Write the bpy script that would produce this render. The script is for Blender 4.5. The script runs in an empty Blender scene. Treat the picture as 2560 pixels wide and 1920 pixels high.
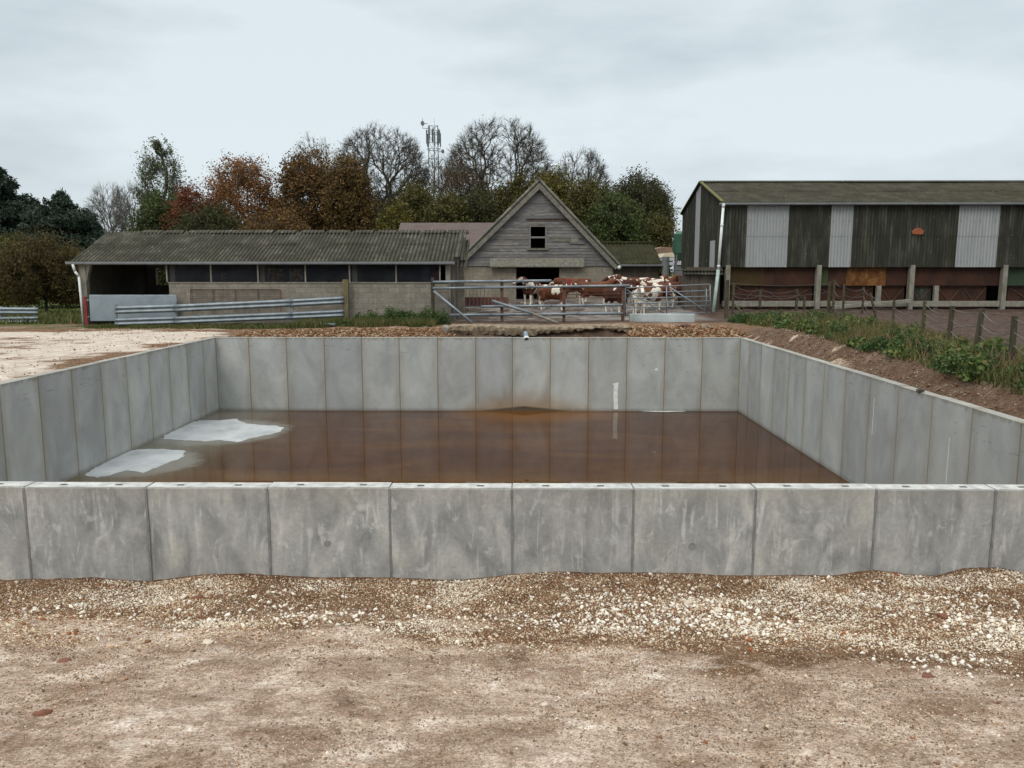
import bpy, bmesh, math, random
import numpy as np
from mathutils import Vector, Matrix, Euler, noise as mnoise
R = math.radians
PI = math.pi
S = bpy.context.scene
C = bpy.context.collection
random.seed(5)
RNG = np.random.default_rng(11)

# ------------------------------------------------------------------ camera
CZ = 2.2
cam_d = bpy.data.cameras.new('camera')
cam_d.lens = 28.125; cam_d.sensor_width = 36; cam_d.clip_end = 6000; cam_d.clip_start = 0.05
cam = bpy.data.objects.new('camera', cam_d); C.objects.link(cam)
cam.location = (0, 0, CZ)
cam.rotation_euler = (R(90 - 8.03), 0, R(0.57))
S.camera = cam
S.render.resolution_x = 1024; S.render.resolution_y = 768
S.view_settings.view_transform = 'Standard'; S.view_settings.look = 'None'
S.view_settings.exposure = 0.0; S.view_settings.gamma = 1

# ------------------------------------------------------------------ world: overcast sky
SUN_EL, SUN_ROT = R(48), R(205)
W = bpy.data.worlds.new('World'); S.world = W; W.use_nodes = True
nt = W.node_tree; nt.nodes.clear()
def wn(t, **k):
    n = nt.nodes.new(t)
    for a, b in k.items(): setattr(n, a, b)
    return n
out = wn('ShaderNodeOutputWorld'); bg = wn('ShaderNodeBackground')
sky = wn('ShaderNodeTexSky'); sky.sky_type = 'NISHITA'; sky.sun_disc = False
sky.sun_elevation = SUN_EL; sky.sun_rotation = SUN_ROT
skym = wn('ShaderNodeMixRGB', blend_type='MULTIPLY'); skym.inputs[0].default_value = 1
nt.links.new(sky.outputs[0], skym.inputs[1]); skym.inputs[2].default_value = (.1, .1, .1, 1)
tc = wn('ShaderNodeTexCoord'); mp = wn('ShaderNodeMapping'); mp.inputs['Scale'].default_value = (1.0, 1.0, 3.2)
mp.inputs['Rotation'].default_value = (0.03, 0.12, 0)
nt.links.new(tc.outputs['Generated'], mp.inputs[0])
no = wn('ShaderNodeTexNoise'); no.inputs['Scale'].default_value = 1.7; no.inputs['Detail'].default_value = 6; no.inputs['Roughness'].default_value = .5
nt.links.new(mp.outputs[0], no.inputs['Vector'])
cr = wn('ShaderNodeValToRGB')
cr.color_ramp.elements[0].position = .38; cr.color_ramp.elements[0].color = (.47, .54, .585, 1)
cr.color_ramp.elements[1].position = .60; cr.color_ramp.elements[1].color = (.775, .865, .905, 1)
nt.links.new(no.outputs['Fac'], cr.inputs[0])
sx = wn('ShaderNodeSeparateXYZ'); nt.links.new(tc.outputs['Generated'], sx.inputs[0])
mr = wn('ShaderNodeMapRange'); mr.inputs['From Min'].default_value = .33; mr.inputs['From Max'].default_value = .85
mr.inputs['To Min'].default_value = 1.0; mr.inputs['To Max'].default_value = 3.1
nt.links.new(sx.outputs['Z'], mr.inputs['Value'])
vm = wn('ShaderNodeVectorMath', operation='SCALE')
mx = wn('ShaderNodeMixRGB'); mx.inputs[0].default_value = .93
nt.links.new(skym.outputs[0], mx.inputs[1]); nt.links.new(cr.outputs[0], mx.inputs[2])
nt.links.new(mx.outputs[0], vm.inputs[0]); nt.links.new(mr.outputs[0], vm.inputs['Scale'])
up = wn('ShaderNodeMapRange'); up.inputs['From Min'].default_value = .33; up.inputs['From Max'].default_value = .6; nt.links.new(sx.outputs['Z'], up.inputs['Value'])
tint = wn('ShaderNodeMixRGB', blend_type='MULTIPLY'); nt.links.new(up.outputs[0], tint.inputs[0]); nt.links.new(vm.outputs[0], tint.inputs[1]); tint.inputs[2].default_value = (1.10, 1.0, .925, 1)
nt.links.new(tint.outputs[0], bg.inputs[0]); bg.inputs[1].default_value = 1.0
nt.links.new(bg.outputs[0], out.inputs[0])

sun_d = bpy.data.lights.new('sun', 'SUN'); sun_d.energy = 1.1; sun_d.angle = R(25); sun_d.color = (1, .95, .87)
sun = bpy.data.objects.new('sun', sun_d); C.objects.link(sun)
sdir = Vector((math.sin(SUN_ROT) * math.cos(SUN_EL), math.cos(SUN_ROT) * math.cos(SUN_EL), math.sin(SUN_EL)))
sun.rotation_euler = sdir.to_track_quat('Z', 'Y').to_euler()

# ------------------------------------------------------------------ helpers
K = 2560 / 2212.0
RM = cam.rotation_euler.to_matrix()
def ray(px, py):
    return RM @ Vector(((px * K - 1280) / 2000, (960 - py * K) / 2000, -1))
def A(px, py, Y):
    d = ray(px, py); t = Y / d.y
    return Vector((d.x * t, Y, CZ + d.z * t))
def AX(px, Y, py=620): return A(px, py, Y).x
def AZ(py, Y, px=1106): return A(px, py, Y).z
def G(px, py, z):
    d = ray(px, py); t = (z - CZ) / d.z
    return Vector((d.x * t, d.y * t, z))

def _h(ix, iy, s):
    n = (ix * 374761393 + iy * 668265263 + s * 974634777) & 0xffffffff
    n = ((n ^ (n >> 13)) * 1274126177) & 0xffffffff
    return ((n ^ (n >> 16)) & 0xffff) / 65535.0
def vn(x, y, s=0):
    x = np.asarray(x, float); y = np.asarray(y, float)
    ix = np.floor(x).astype(np.int64); iy = np.floor(y).astype(np.int64)
    fx = x - ix; fy = y - iy
    fx = fx * fx * (3 - 2 * fx); fy = fy * fy * (3 - 2 * fy)
    a = _h(ix, iy, s); b = _h(ix + 1, iy, s); c = _h(ix, iy + 1, s); d = _h(ix + 1, iy + 1, s)
    return (a * (1 - fx) + b * fx) * (1 - fy) + (c * (1 - fx) + d * fx) * fy
def fbm(x, y, s=0, o=4):
    t = 0; a = .5; w = 0
    for k in range(o):
        t = t + a * vn(x * 2 ** k + 17.3 * k, y * 2 ** k - 9.1 * k, s + k); w += a; a *= .55
    return t / w
def ss(a, b, x):
    t = np.clip((x - a) / (b - a), 0, 1); return t * t * (3 - 2 * t)

def tag(o, label=None, cat=None, group=None, kind=None):
    if label: o['label'] = label
    if cat: o['category'] = cat
    if group: o['group'] = group
    if kind: o['kind'] = kind
    return o
def thing(name, label, cat, loc=(0, 0, 0), rz=0, group=None):
    o = bpy.data.objects.new(name, None); C.objects.link(o)
    o.location = loc; o.rotation_euler = (0, 0, rz); o.empty_display_size = .2
    return tag(o, label, cat, group)

class MB:
    def __init__(s): s.v = []; s.f = []
    def add(s, vs, fs):
        n = len(s.v); s.v += [tuple(p) for p in vs]; s.f += [tuple(i + n for i in f) for f in fs]
    def box(s, a, b, rot=None, piv=None):
        x0, y0, z0 = a; x1, y1, z1 = b
        vs = [Vector(p) for p in ((x0,y0,z0),(x1,y0,z0),(x1,y1,z0),(x0,y1,z0),(x0,y0,z1),(x1,y0,z1),(x1,y1,z1),(x0,y1,z1))]
        if rot is not None:
            c = Vector(piv) if piv is not None else Vector(((x0+x1)/2, (y0+y1)/2, (z0+z1)/2))
            vs = [c + rot @ (p - c) for p in vs]
        s.add(vs, [(0,3,2,1),(4,5,6,7),(0,1,5,4),(1,2,6,5),(2,3,7,6),(3,0,4,7)])
    def bar(s, p, q, w, h, up=(0,0,1)):
        p = Vector(p); q = Vector(q); d = (q - p).normalized(); u = Vector(up)
        sd = d.cross(u)
        if sd.length < 1e-4: sd = d.cross(Vector((0,1,0)))
        sd.normalize(); u = sd.cross(d)
        vs = [e + sd * a * w / 2 + u * b * h / 2 for e in (p, q) for a, b in ((-1,-1),(1,-1),(1,1),(-1,1))]
        s.add(vs, [(0,1,2,3),(7,6,5,4),(0,4,5,1),(1,5,6,2),(2,6,7,3),(3,7,4,0)])
    def tube(s, p, q, r1, r2=None, n=8, cap=True):
        if r2 is None: r2 = r1
        p = Vector(p); q = Vector(q); d = (q - p).normalized()
        u = d.orthogonal().normalized(); w = d.cross(u)
        vs = []
        for e, r in ((p, r1), (q, r2)):
            for k in range(n):
                a = 2 * PI * k / n; vs.append(e + u * math.cos(a) * r + w * math.sin(a) * r)
        fs = [(k, (k+1) % n, n + (k+1) % n, n + k) for k in range(n)]
        if cap: fs += [tuple(range(n-1, -1, -1)), tuple(range(n, 2*n))]
        s.add(vs, fs)
    def path(s, pts, r, n=6):
        for a, b in zip(pts[:-1], pts[1:]): s.tube(a, b, r, r, n)
    def loft(s, rings, cap=True):
        n = len(rings[0]); vs = [p for r in rings for p in r]; fs = []
        for i in range(len(rings) - 1):
            for k in range(n): fs.append((i*n+k, i*n+(k+1)%n, (i+1)*n+(k+1)%n, (i+1)*n+k))
        if cap: fs += [tuple(range(n-1,-1,-1)), tuple((len(rings)-1)*n + k for k in range(n))]
        s.add(vs, fs)
    def prism(s, poly, a, b, axis):
        # poly in 2d (u,v) extruded along axis ('x','y') from a to b
        def P(u, v, t): return (t, u, v) if axis == 'x' else ((u, t, v) if axis == 'y' else (u, v, t))
        n = len(poly)
        vs = [P(u, v, a) for u, v in poly] + [P(u, v, b) for u, v in poly]
        s.add(vs, [tuple(range(n)), tuple(range(2*n-1, n-1, -1))] + [(k, n+k, n+(k+1)%n, (k+1)%n) for k in range(n)])
    def corr(s, o, u, v, nrm, ul, vl, pitch, amp, th=.008, nv=1, seg=6, sag=None):
        """corrugated sheet: waves run along u, flutes along v"""
        o = Vector(o); u = Vector(u).normalized(); v = Vector(v).normalized(); nrm = Vector(nrm).normalized()
        nu = max(2, int(ul / pitch * seg)); vs = []
        for lay in (0, -th):
            for j in range(nv + 1):
                for i in range(nu + 1):
                    a = ul * i / nu
                    off = amp * math.sin(2 * PI * a / pitch) + lay
                    if sag: off += sag(a / ul, j / nv)
                    vs.append(o + u * a + v * (vl * j / nv) + nrm * off)
        m = nu + 1; L = m * (nv + 1); fs = []
        for j in range(nv):
            for i in range(nu):
                a = j*m+i; fs.append((a, a+1, a+1+m, a+m)); fs.append((L+a, L+a+m, L+a+m+1, L+a+1))
        for i in range(nu):
            fs.append((i, L+i, L+i+1, i+1)); a = nv*m+i; fs.append((a, a+1, L+a+1, L+a))
        for j in range(nv):
            a = j*m; fs.append((a, a+m, L+a+m, L+a)); a = j*m+nu; fs.append((a, L+a, L+a+m, a+m))
        s.add(vs, fs)
    def sphere(s, c, r, nu=10, nv=7):
        c = Vector(c); r = Vector(r) if hasattr(r, '__len__') else Vector((r, r, r)); rings = []
        for j in range(1, nv):
            t = PI * j / nv
            rings.append([c + Vector((r.x*math.sin(t)*math.cos(2*PI*k/nu), r.y*math.sin(t)*math.sin(2*PI*k/nu), r.z*math.cos(t))) for k in range(nu)])
        s.loft(rings)
    def build(s, name, mat, parent=None, smooth=False, bevel=0):
        me = bpy.data.meshes.new(name); me.from_pydata(s.v, [], s.f); me.update()
        if bevel or True:
            bm = bmesh.new(); bm.from_mesh(me); bmesh.ops.recalc_face_normals(bm, faces=bm.faces); bm.to_mesh(me); bm.free()
        if mat: me.materials.append(mat)
        if smooth: me.polygons.foreach_set('use_smooth', [True] * len(me.polygons))
        o = bpy.data.objects.new(name, me); C.objects.link(o)
        if parent: o.parent = parent
        if bevel:
            b = o.modifiers.new('bevel', 'BEVEL'); b.width = bevel; b.segments = 2; b.limit_method = 'ANGLE'
        return o
def npmesh(name, V, F, mat, parent=None, attrs=None, smooth=False):
    """V (n,3), F (m,k) -> mesh object, fast"""
    me = bpy.data.meshes.new(name); k = F.shape[1]
    me.vertices.add(len(V)); me.vertices.foreach_set('co', V.astype(np.float32).ravel())
    me.loops.add(F.size); me.loops.foreach_set('vertex_index', F.astype(np.int32).ravel())
    me.polygons.add(len(F)); me.polygons.foreach_set('loop_start', np.arange(0, F.size, k, dtype=np.int32))
    me.polygons.foreach_set('loop_total', np.full(len(F), k, dtype=np.int32))
    if smooth: me.polygons.foreach_set('use_smooth', np.ones(len(F), dtype=bool))
    me.update(calc_edges=True)
    if attrs:
        for an, arr in attrs.items():
            at = me.color_attributes.new(an, 'FLOAT_COLOR', 'POINT'); at.data.foreach_set('color', arr.astype(np.float32).ravel())
    if mat: me.materials.append(mat)
    o = bpy.data.objects.new(name, me); C.objects.link(o)
    if parent: o.parent = parent
    return o

# ------------------------------------------------------------------ materials
class NT:
    def __init__(s, name, rough=.85, spec=.3, metal=0):
        s.m = bpy.data.materials.new(name); s.m.use_nodes = True; s.t = s.m.node_tree
        s.b = s.t.nodes['Principled BSDF']; s.b.inputs['Roughness'].default_value = rough
        s.b.inputs['Specular IOR Level'].default_value = spec; s.b.inputs['Metallic'].default_value = metal
    def n(s, t, ins=None, **k):
        n = s.t.nodes.new(t)
        for a, b in k.items(): setattr(n, a, b)
        for a, b in (ins or {}).items():
            if hasattr(b, 'is_output') or hasattr(b, 'links'): s.t.links.new(b, n.inputs[a])
            else: n.inputs[a].default_value = b
        return n
    def coord(s, kind='Object', scale=(1,1,1), rnd=False, loc=(0,0,0)):
        if kind == 'Position': v = s.n('ShaderNodeNewGeometry').outputs['Position']
        else: v = s.n('ShaderNodeTexCoord').outputs[kind]
        if rnd:
            oi = s.n('ShaderNodeObjectInfo'); mu = s.n('ShaderNodeMath', {0: oi.outputs['Random'], 1: 91.7}, operation='MULTIPLY')
            cb = s.n('ShaderNodeCombineXYZ', {0: mu.outputs[0], 1: mu.outputs[0], 2: mu.outputs[0]})
            v = s.n('ShaderNodeVectorMath', {0: v, 1: cb.outputs[0]}, operation='ADD').outputs[0]
        return s.n('ShaderNodeMapping', {0: v, 'Scale': scale, 'Location': loc}).outputs[0]
    def noise(s, v, scale, detail=5, rough=.6, dist=0):
        return s.n('ShaderNodeTexNoise', {'Vector': v, 'Scale': scale, 'Detail': detail, 'Roughness': rough, 'Distortion': dist}).outputs['Fac']
    def ramp(s, f, stops):
        r = s.n('ShaderNodeValToRGB', {0: f}); e = r.color_ramp.elements
        while len(e) > len(stops): e.remove(e[-1])
        while len(e) < len(stops): e.new(.5)
        for x, (p, c) in zip(e, stops):
            x.position = p; x.color = tuple(c) + (1,) if len(c) == 3 else c
        return r.outputs[0]
    def mask(s, f, a, b):
        return s.n('ShaderNodeMapRange', {'Value': f, 'From Min': a, 'From Max': b}, interpolation_type='SMOOTHSTEP').outputs[0]
    def mix(s, f, a, b, mode='MIX'):
        n = s.n('ShaderNodeMixRGB', blend_type=mode)
        for i, x in ((0, f), (1, a), (2, b)):
            if hasattr(x, 'links'): s.t.links.new(x, n.inputs[i])
            else: n.inputs[i].default_value = (tuple(x) + (1,)) if (i and len(x) == 3) else x
        return n.outputs[0]
    def math(s, op, a, b=0): return s.n('ShaderNodeMath', {0: a, 1: b}, operation=op).outputs[0]
    def sep(s, v): return s.n('ShaderNodeSeparateXYZ', {0: v}).outputs
    def bump(s, f, strength=.3, dist=.02):
        b = s.n('ShaderNodeBump', {'Height': f, 'Strength': strength, 'Distance': dist})
        s.t.links.new(b.outputs[0], s.b.inputs['Normal'])
    def col(s, c):
        if hasattr(c, 'links'): s.t.links.new(c, s.b.inputs['Base Color'])
        else: s.b.inputs['Base Color'].default_value = tuple(c) + (1,)
    def island(s): return s.n('ShaderNodeNewGeometry').outputs['Random Per Island']

def simple(name, c1, c2, scale=3, rough=.85, bump=.2, stretch=(1,1,1), metal=0, spec=.3, c3=None, rnd=True, dist=.01):
    t = NT(name, rough, spec, metal); v = t.coord('Object', stretch, rnd)
    f = t.noise(v, scale, 6, .65)
    st = [(.3, c1), (.7, c2)] if c3 is None else [(.3, c1), (.52, c2), (.72, c3)]
    t.col(t.ramp(f, st))
    if bump: t.bump(t.noise(v, scale * 6, 4, .6), bump, dist)
    return t.m

def m_panel_out():
    t = NT('cast_concrete_outer', .72, .35); v = t.coord('Object', (1,1,1), True)
    wv = t.noise(t.coord('Object', (1.6, 1, .75), True), 1.5, 5, .55, 1.6)
    base = t.ramp(wv, [(.30, (.21,.218,.217)), (.5, (.33,.335,.327)), (.68, (.45,.445,.425))])
    st = t.noise(t.coord('Object', (9, 9, .9), True), 1.5, 4, .6, .9)
    m1 = t.math('MULTIPLY', t.mask(st, .5, .72), t.mask(t.noise(v, 1.3, 4, .55, 3.5), .40, .56))
    base = t.mix(t.math('MULTIPLY', m1, .8), base, (.55,.545,.52))
    sw = t.mask(t.noise(t.coord('Object', (1.3,1,.9), True, (8,2,6)), 1.6, 6, .62, 3.2), .56, .66)
    base = t.mix(t.math('MULTIPLY', sw, .55), base, (.56,.555,.535))
    m2 = t.mask(t.noise(t.coord('Object', (2.2,1,.8), True, (3,5,1)), 1.3, 5, .6, .8), .56, .74)
    base = t.mix(t.math('MULTIPLY', m2, .6), base, (.165,.172,.176))
    warm = t.mask(t.noise(v, 1.1, 4, .6), .45, .65)
    base = t.mix(t.math('MULTIPLY', warm, .22), base, (.31,.29,.25))
    g = t.sep(t.coord('Generated'))
    top = t.mask(g[2], .80, 1.0)
    base = t.mix(t.math('MULTIPLY', top, .35), base, (.30,.275,.235))
    oi = t.n('ShaderNodeObjectInfo').outputs['Random']
    base = t.mix(1.0, base, t.ramp(oi, [(0, (.88,.88,.89)), (1, (1.06,1.05,1.03))]), 'MULTIPLY')
    pits = t.mask(t.noise(v, 60, 2, .5), .68, .74)
    base = t.mix(t.math('MULTIPLY', pits, .5), base, (.08,.08,.08))
    fine = t.noise(v, 25, 4, .7)
    base = t.mix(.22, base, t.ramp(fine, [(.3, (.1,.1,.1)), (.7, (.6,.6,.6))]), 'OVERLAY')
    t.col(base); t.bump(t.math('ADD', t.noise(v, 30, 4, .6), t.math('MULTIPLY', pits, -1.5)), .25, .006)
    return t.m
def m_panel_in(stain=False):
    t = NT('cast_concrete_inner', .7, .35); v = t.coord('Object', (1,1,1), True)
    base = t.ramp(t.noise(t.coord('Object', (1.2,1,.7), True), 1.1, 5, .6, .5), [(.3, (.255,.265,.262)), (.55, (.345,.355,.35)), (.75, (.425,.43,.418))])
    st = t.mask(t.noise(t.coord('Object', (14, 14, .5), True), 1.2, 4, .6), .5, .8)
    base = t.mix(t.math('MULTIPLY', st, .25), base, (.34,.34,.32))
    g = t.sep(t.coord('Generated')); gx = g[0]
    e = t.math('ABSOLUTE', t.math('SUBTRACT', gx, .5))
    wob = t.math('MULTIPLY', t.math('SUBTRACT', t.noise(t.coord('Object', (5,5,1.0), True), 1.5, 4, .65), .5), .32)
    em = t.mask(t.math('ADD', e, wob), .30, .53)
    base = t.mix(t.math('MULTIPLY', em, .42), base, (.24,.205,.145))
    ed = t.mask(e, .478, .497)
    base = t.mix(t.math('MULTIPLY', ed, .25), base, (.13,.105,.075))
    # top rim stain and short horizontal marks
    tm = t.mask(t.math('ADD', g[2], t.math('MULTIPLY', wob, .4)), .965, 1.0)
    base = t.mix(t.math('MULTIPLY', tm, .5), base, (.14,.12,.08))
    hs = t.noise(t.coord('Object', (1.8, 2, 15), True), 1.6, 3, .55)
    hm = t.math('MULTIPLY', t.mask(hs, .62, .72), t.mask(t.math('ABSOLUTE', t.math('SUBTRACT', g[2], .86)), .12, .02))
    base = t.mix(t.math('MULTIPLY', hm, .5), base, (.075,.08,.085))
    sc = t.math('MULTIPLY', t.mask(t.noise(t.coord('Object', (5,5,9), True), 2.4, 3, .6), .62, .72), t.mask(t.noise(t.coord('Object', (1,1,2.5), True), 1.2, 1, .5), .5, .62))
    base = t.mix(t.math('MULTIPLY', sc, .5), base, (.07,.078,.085))
    base = t.mix(1.0, base, t.ramp(t.n('ShaderNodeObjectInfo').outputs['Random'], [(0, (.90,.90,.91)), (.5, (1.02,1.01,.99)), (1, (1.12,1.12,1.10))]), 'MULTIPLY')
    if stain:
        p = t.sep(t.coord('Position')); n2 = t.noise(t.coord('Position'), 2.6, 4, .6)
        dx = t.math('DIVIDE', t.math('ABSOLUTE', t.math('SUBTRACT', p[0], .15)), 2.5)
        dz = t.math('DIVIDE', t.math('SUBTRACT', p[2], -2.4), .85)
        d = t.math('ADD', t.math('ADD', t.math('MULTIPLY', dx, dx), dz), t.math('MULTIPLY', t.math('SUBTRACT', n2, .5), .7))
        base = t.mix(t.math('MULTIPLY', t.mask(d, 1.15, .1), .75), base, (.24,.15,.065))
        base = t.mix(t.math('MULTIPLY', t.mask(t.math('ADD', t.math('MULTIPLY', dx, 1.3), t.math('MULTIPLY', dz, 4)), 1.05, .7), .9), base, (.045,.025,.012))
    p = t.sep(t.coord('Position'))
    wl = t.mask(t.math('ADD', p[2], t.math('MULTIPLY', wob, .25)), -2.24, -2.37)
    base = t.mix(t.math('MULTIPLY', wl, .5), base, (.10,.085,.06))
    t.col(base); t.bump(t.noise(v, 28, 4, .6), .2, .006)
    return t.m
WAVE0 = {'fibre_cement_roof': AX(163, 34.0)}
def m_corr(name, dark, mid, light, moss, spots=(.3,.3,.27), mossamt=.5, axis='x', streak=.6, pitch=0, x0=0):
    t = NT(name, .93, .15); v = t.coord('Object')
    base = t.ramp(t.noise(t.coord('Object', (2,2,.35)) if axis == 'x' else v, 1.2, 6, .7), [(.3, dark), (.52, mid), (.75, light)])
    stv = t.coord('Object', (12, 12, .35)) if axis == 'x' else t.coord('Object', (12, .5, .5))
    st = t.mask(t.noise(stv, 1.4, 5, .65), .5, .75)
    base = t.mix(t.math('MULTIPLY', st, streak), base, light)
    st2 = t.mask(t.noise(t.coord('Object', (7,7,.25), False, (4,2,1)) if axis == 'x' else t.coord('Object', (7,.5,.5), False, (4,2,1)), 1.3, 4, .6), .52, .75)
    base = t.mix(t.math('MULTIPLY', st2, .5), base, dark)
    mm = t.mask(t.noise(t.coord('Object', (1.5,1.5,.25)) if axis == 'x' else v, .7, 6, .75), .45, .7)
    base = t.mix(t.math('MULTIPLY', mm, mossamt), base, moss)
    if pitch:  # darker along the valleys of the sheets
        a = t.math('MULTIPLY', t.math('SUBTRACT', t.sep(v)[0], WAVE0.get(name, 0)), 2*PI/pitch)
        val = t.mask(t.math('ADD', t.math('SINE', a), t.math('MULTIPLY', t.math('SUBTRACT', t.noise(v, 3, 4, .6), .5), 1.6)), .1, -.75)
        base = t.mix(t.math('MULTIPLY', val, .78 if axis == 'y' else .5), base, tuple(q*.45 for q in dark) if axis == 'y' else tuple(q*.7 for q in mid))
    sp = t.mask(t.noise(v, 5.5, 3, .7), .66, .72)
    base = t.mix(t.math('MULTIPLY', sp, .75), base, spots)
    t.col(base); t.bump(t.noise(v, 18, 4, .7), .5, .01)
    return t.m
def m_block(name, c1, c2, mortar, bw=.44, bh=.215, stain=(.1,.09,.07), amt=.4):
    t = NT(name, .92, .15); p = t.coord('Object'); sp = t.sep(p)
    uv = t.n('ShaderNodeCombineXYZ', {0: t.math('ADD', sp[0], sp[1]), 1: sp[2], 2: 0}).outputs[0]
    b = t.n('ShaderNodeTexBrick', {'Vector': uv, 'Color1': tuple(c1)+(1,), 'Color2': tuple(c2)+(1,), 'Mortar': tuple(mortar)+(1,), 'Scale': 1.0,
            'Mortar Size': .008, 'Mortar Smooth': .3, 'Bias': 0, 'Brick Width': bw, 'Row Height': bh})
    base = b.outputs[0]
    base = t.mix(t.math('MULTIPLY', t.mask(t.noise(p, 1.3, 6, .7), .42, .7), amt), base, stain)
    st = t.mask(t.noise(t.coord('Object', (6,6,.5)), 1.3, 4, .6), .5, .75)
    base = t.mix(t.math('MULTIPLY', st, .3), base, (.36,.33,.27))
    base = t.mix(.35, base, t.ramp(t.noise(p, 14, 4, .7), [(.3,(.2,.2,.2)),(.7,(.7,.7,.7))]), 'OVERLAY')
    t.col(base); t.bump(t.math('ADD', t.math('MULTIPLY', b.outputs['Fac'], -1), t.noise(p, 20, 3, .6)), .4, .01)
    return t.m
def m_wood(name, dark, mid, light, sc=(1,1,14), warm=(.2,.16,.12)):
    t = NT(name, .9, .2); v = t.coord('Object', sc)
    f = t.noise(v, 2.2, 6, .65, .4)
    base = t.ramp(f, [(.28, dark), (.5, mid), (.74, light)])
    base = t.mix(.55, base, t.ramp(t.island(), [(0,(.28,.28,.29)), (.5,(.5,.5,.5)), (1,(.7,.69,.67))]), 'OVERLAY')
    w = t.mask(t.noise(t.coord('Object'), .9, 5, .6), .48, .7)
    base = t.mix(t.math('MULTIPLY', w, .4), base, warm)
    t.col(base); t.bump(f, .5, .01)
    return t.m
def m_leaf(name, cols, rough=.7, trans=.25, scale=.35):
    t = NT(name, rough, .2)
    f = t.math('ADD', t.math('MULTIPLY', t.island(), .55), t.math('MULTIPLY', t.noise(t.coord('Object'), scale, 3, .6), .6))
    n = len(cols); base = t.ramp(f, [(.2 + .65 * i / (n - 1), c) for i, c in enumerate(cols)])
    t.col(base)
    tr = t.n('ShaderNodeBsdfTranslucent', {0: base}); mixs = t.n('ShaderNodeMixShader', {0: trans, 1: t.b.outputs[0], 2: tr.outputs[0]})
    t.t.links.new(mixs.outputs[0], t.t.nodes['Material Output'].inputs[0])
    return t.m

M = {}
M['out'] = m_panel_out(); M['in'] = m_panel_in(); M['in_stain'] = m_panel_in(True)
M['mortar'] = simple('mortar', (.13,.13,.13), (.24,.235,.23), 9)
M['captop'] = simple('cap_top', (.26,.26,.25), (.50,.50,.48), 9, .8, .2)
M['slot'] = simple('slot_dark', (.04,.035,.03), (.09,.08,.07), 20)
M['plug'] = simple('plug', (.17,.172,.175), (.26,.262,.262), 20)
M['floorc'] = simple('floor_concrete', (.27,.285,.295), (.38,.40,.41), 1.6, .4, .1, c3=(.46,.48,.49))
M['paintw'] = simple('white_paint', (.55,.57,.56), (.78,.79,.77), 8, .6, 0)
M['roof_shed'] = m_corr('fibre_cement_roof', (.030,.028,.021), (.062,.058,.044), (.15,.142,.115), (.042,.040,.016), (.33,.32,.27), .4, 'y', .45, .17, -17.37)
M['roof_barn'] = m_corr('fibre_cement_barn_roof', (.028,.025,.017), (.052,.048,.034), (.095,.09,.068), (.045,.042,.014), (.24,.22,.16), .4, 'y', .35, .155, 0)
M['clad'] = m_corr('fibre_cement_cladding', (.022,.022,.018), (.042,.042,.034), (.15,.15,.125), (.05,.05,.02), (.20,.20,.16), .35, 'x', .34, .155, 0)
M['clad_l'] = m_corr('pale_sheeting', (.26,.275,.28), (.32,.335,.335), (.38,.39,.39), (.28,.30,.28), (.38,.39,.39), .2, 'x', .3, .155, 0)
M['block'] = m_block('tan_blockwork', (.22,.19,.145), (.27,.235,.185), (.17,.15,.12))
M['block2'] = m_block('grey_blockwork', (.20,.18,.15), (.26,.235,.195), (.14,.125,.105))
M['brick'] = m_block('dark_render', (.07,.06,.045), (.085,.07,.05), (.06,.05,.04))
M['board'] = m_wood('weathered_board', (.065,.062,.06), (.15,.146,.142), (.27,.265,.255))
M['verge'] = m_wood('verge_board', (.085,.08,.068), (.15,.143,.12), (.23,.22,.18), (3,3,3), (.13,.13,.08))
M['board_dark'] = m_wood('dark_board', (.045,.035,.03), (.085,.068,.055), (.14,.115,.095), (9,9,1), (.06,.045,.03))
M['post_wood'] = m_wood('fence_wood', (.026,.023,.015), (.052,.046,.03), (.10,.088,.058), (8,8,1), (.09,.1,.03))
M['post_lichen'] = m_wood('lichen_post', (.08,.07,.04), (.14,.12,.07), (.22,.19,.1), (6,6,2), (.18,.14,.03))
M['conc_post'] = simple('concrete_post', (.13,.12,.095), (.21,.195,.16), 5, .9, .4, (1,1,.5), c3=(.28,.26,.22))
M['galv'] = simple('galvanised', (.13,.155,.175), (.24,.275,.30), 4, .5, .1, metal=.35, spec=.5)
M['galv_sheet'] = simple('galvanised_sheet', (.20,.24,.27), (.28,.33,.36), 2.2, .45, .05, metal=.3, spec=.5)
M['rust'] = simple('rusty_steel', (.05,.028,.022), (.11,.06,.045), 9, .9, .4, c3=(.15,.09,.07))
M['red'] = simple('red_paint', (.16,.02,.018), (.28,.04,.035), 6, .7, .1)
M['gutter'] = simple('grey_gutter', (.13,.14,.145), (.2,.21,.21), 3, .7, .1)
M['pvc'] = simple('white_pipe', (.5,.53,.52), (.68,.7,.68), 3, .45, .05)
M['pvc_g'] = simple('green_grey_pipe', (.22,.30,.27), (.34,.42,.38), 4, .6, .1)
M['wire'] = simple('fence_wire', (.10,.095,.09), (.18,.17,.16), 6, .6, 0)
M['roof_red'] = simple('plum_roof', (.07,.05,.046), (.105,.078,.07), 1.5, .9, .2, (1,1,3))
M['brick_red'] = simple('red_brick', (.17,.055,.035), (.26,.1,.06), 6, .9, .3)
M['moss_roof'] = m_corr('mossy_roof', (.012,.012,.004), (.022,.021,.007), (.055,.052,.028), (.020,.021,.005), (.13,.12,.08), .5, 'y', .4)
M['bark'] = simple('bark', (.045,.04,.03), (.10,.09,.07), 2, .95, .3, (1,1,.3))
M['bark_pale'] = simple('pale_bark', (.12,.11,.10), (.2,.19,.17), 2, .95, .2, (1,1,.3))
M['mast'] = simple('mast_steel', (.10,.11,.12), (.17,.18,.19), 3, .6, 0)
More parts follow.
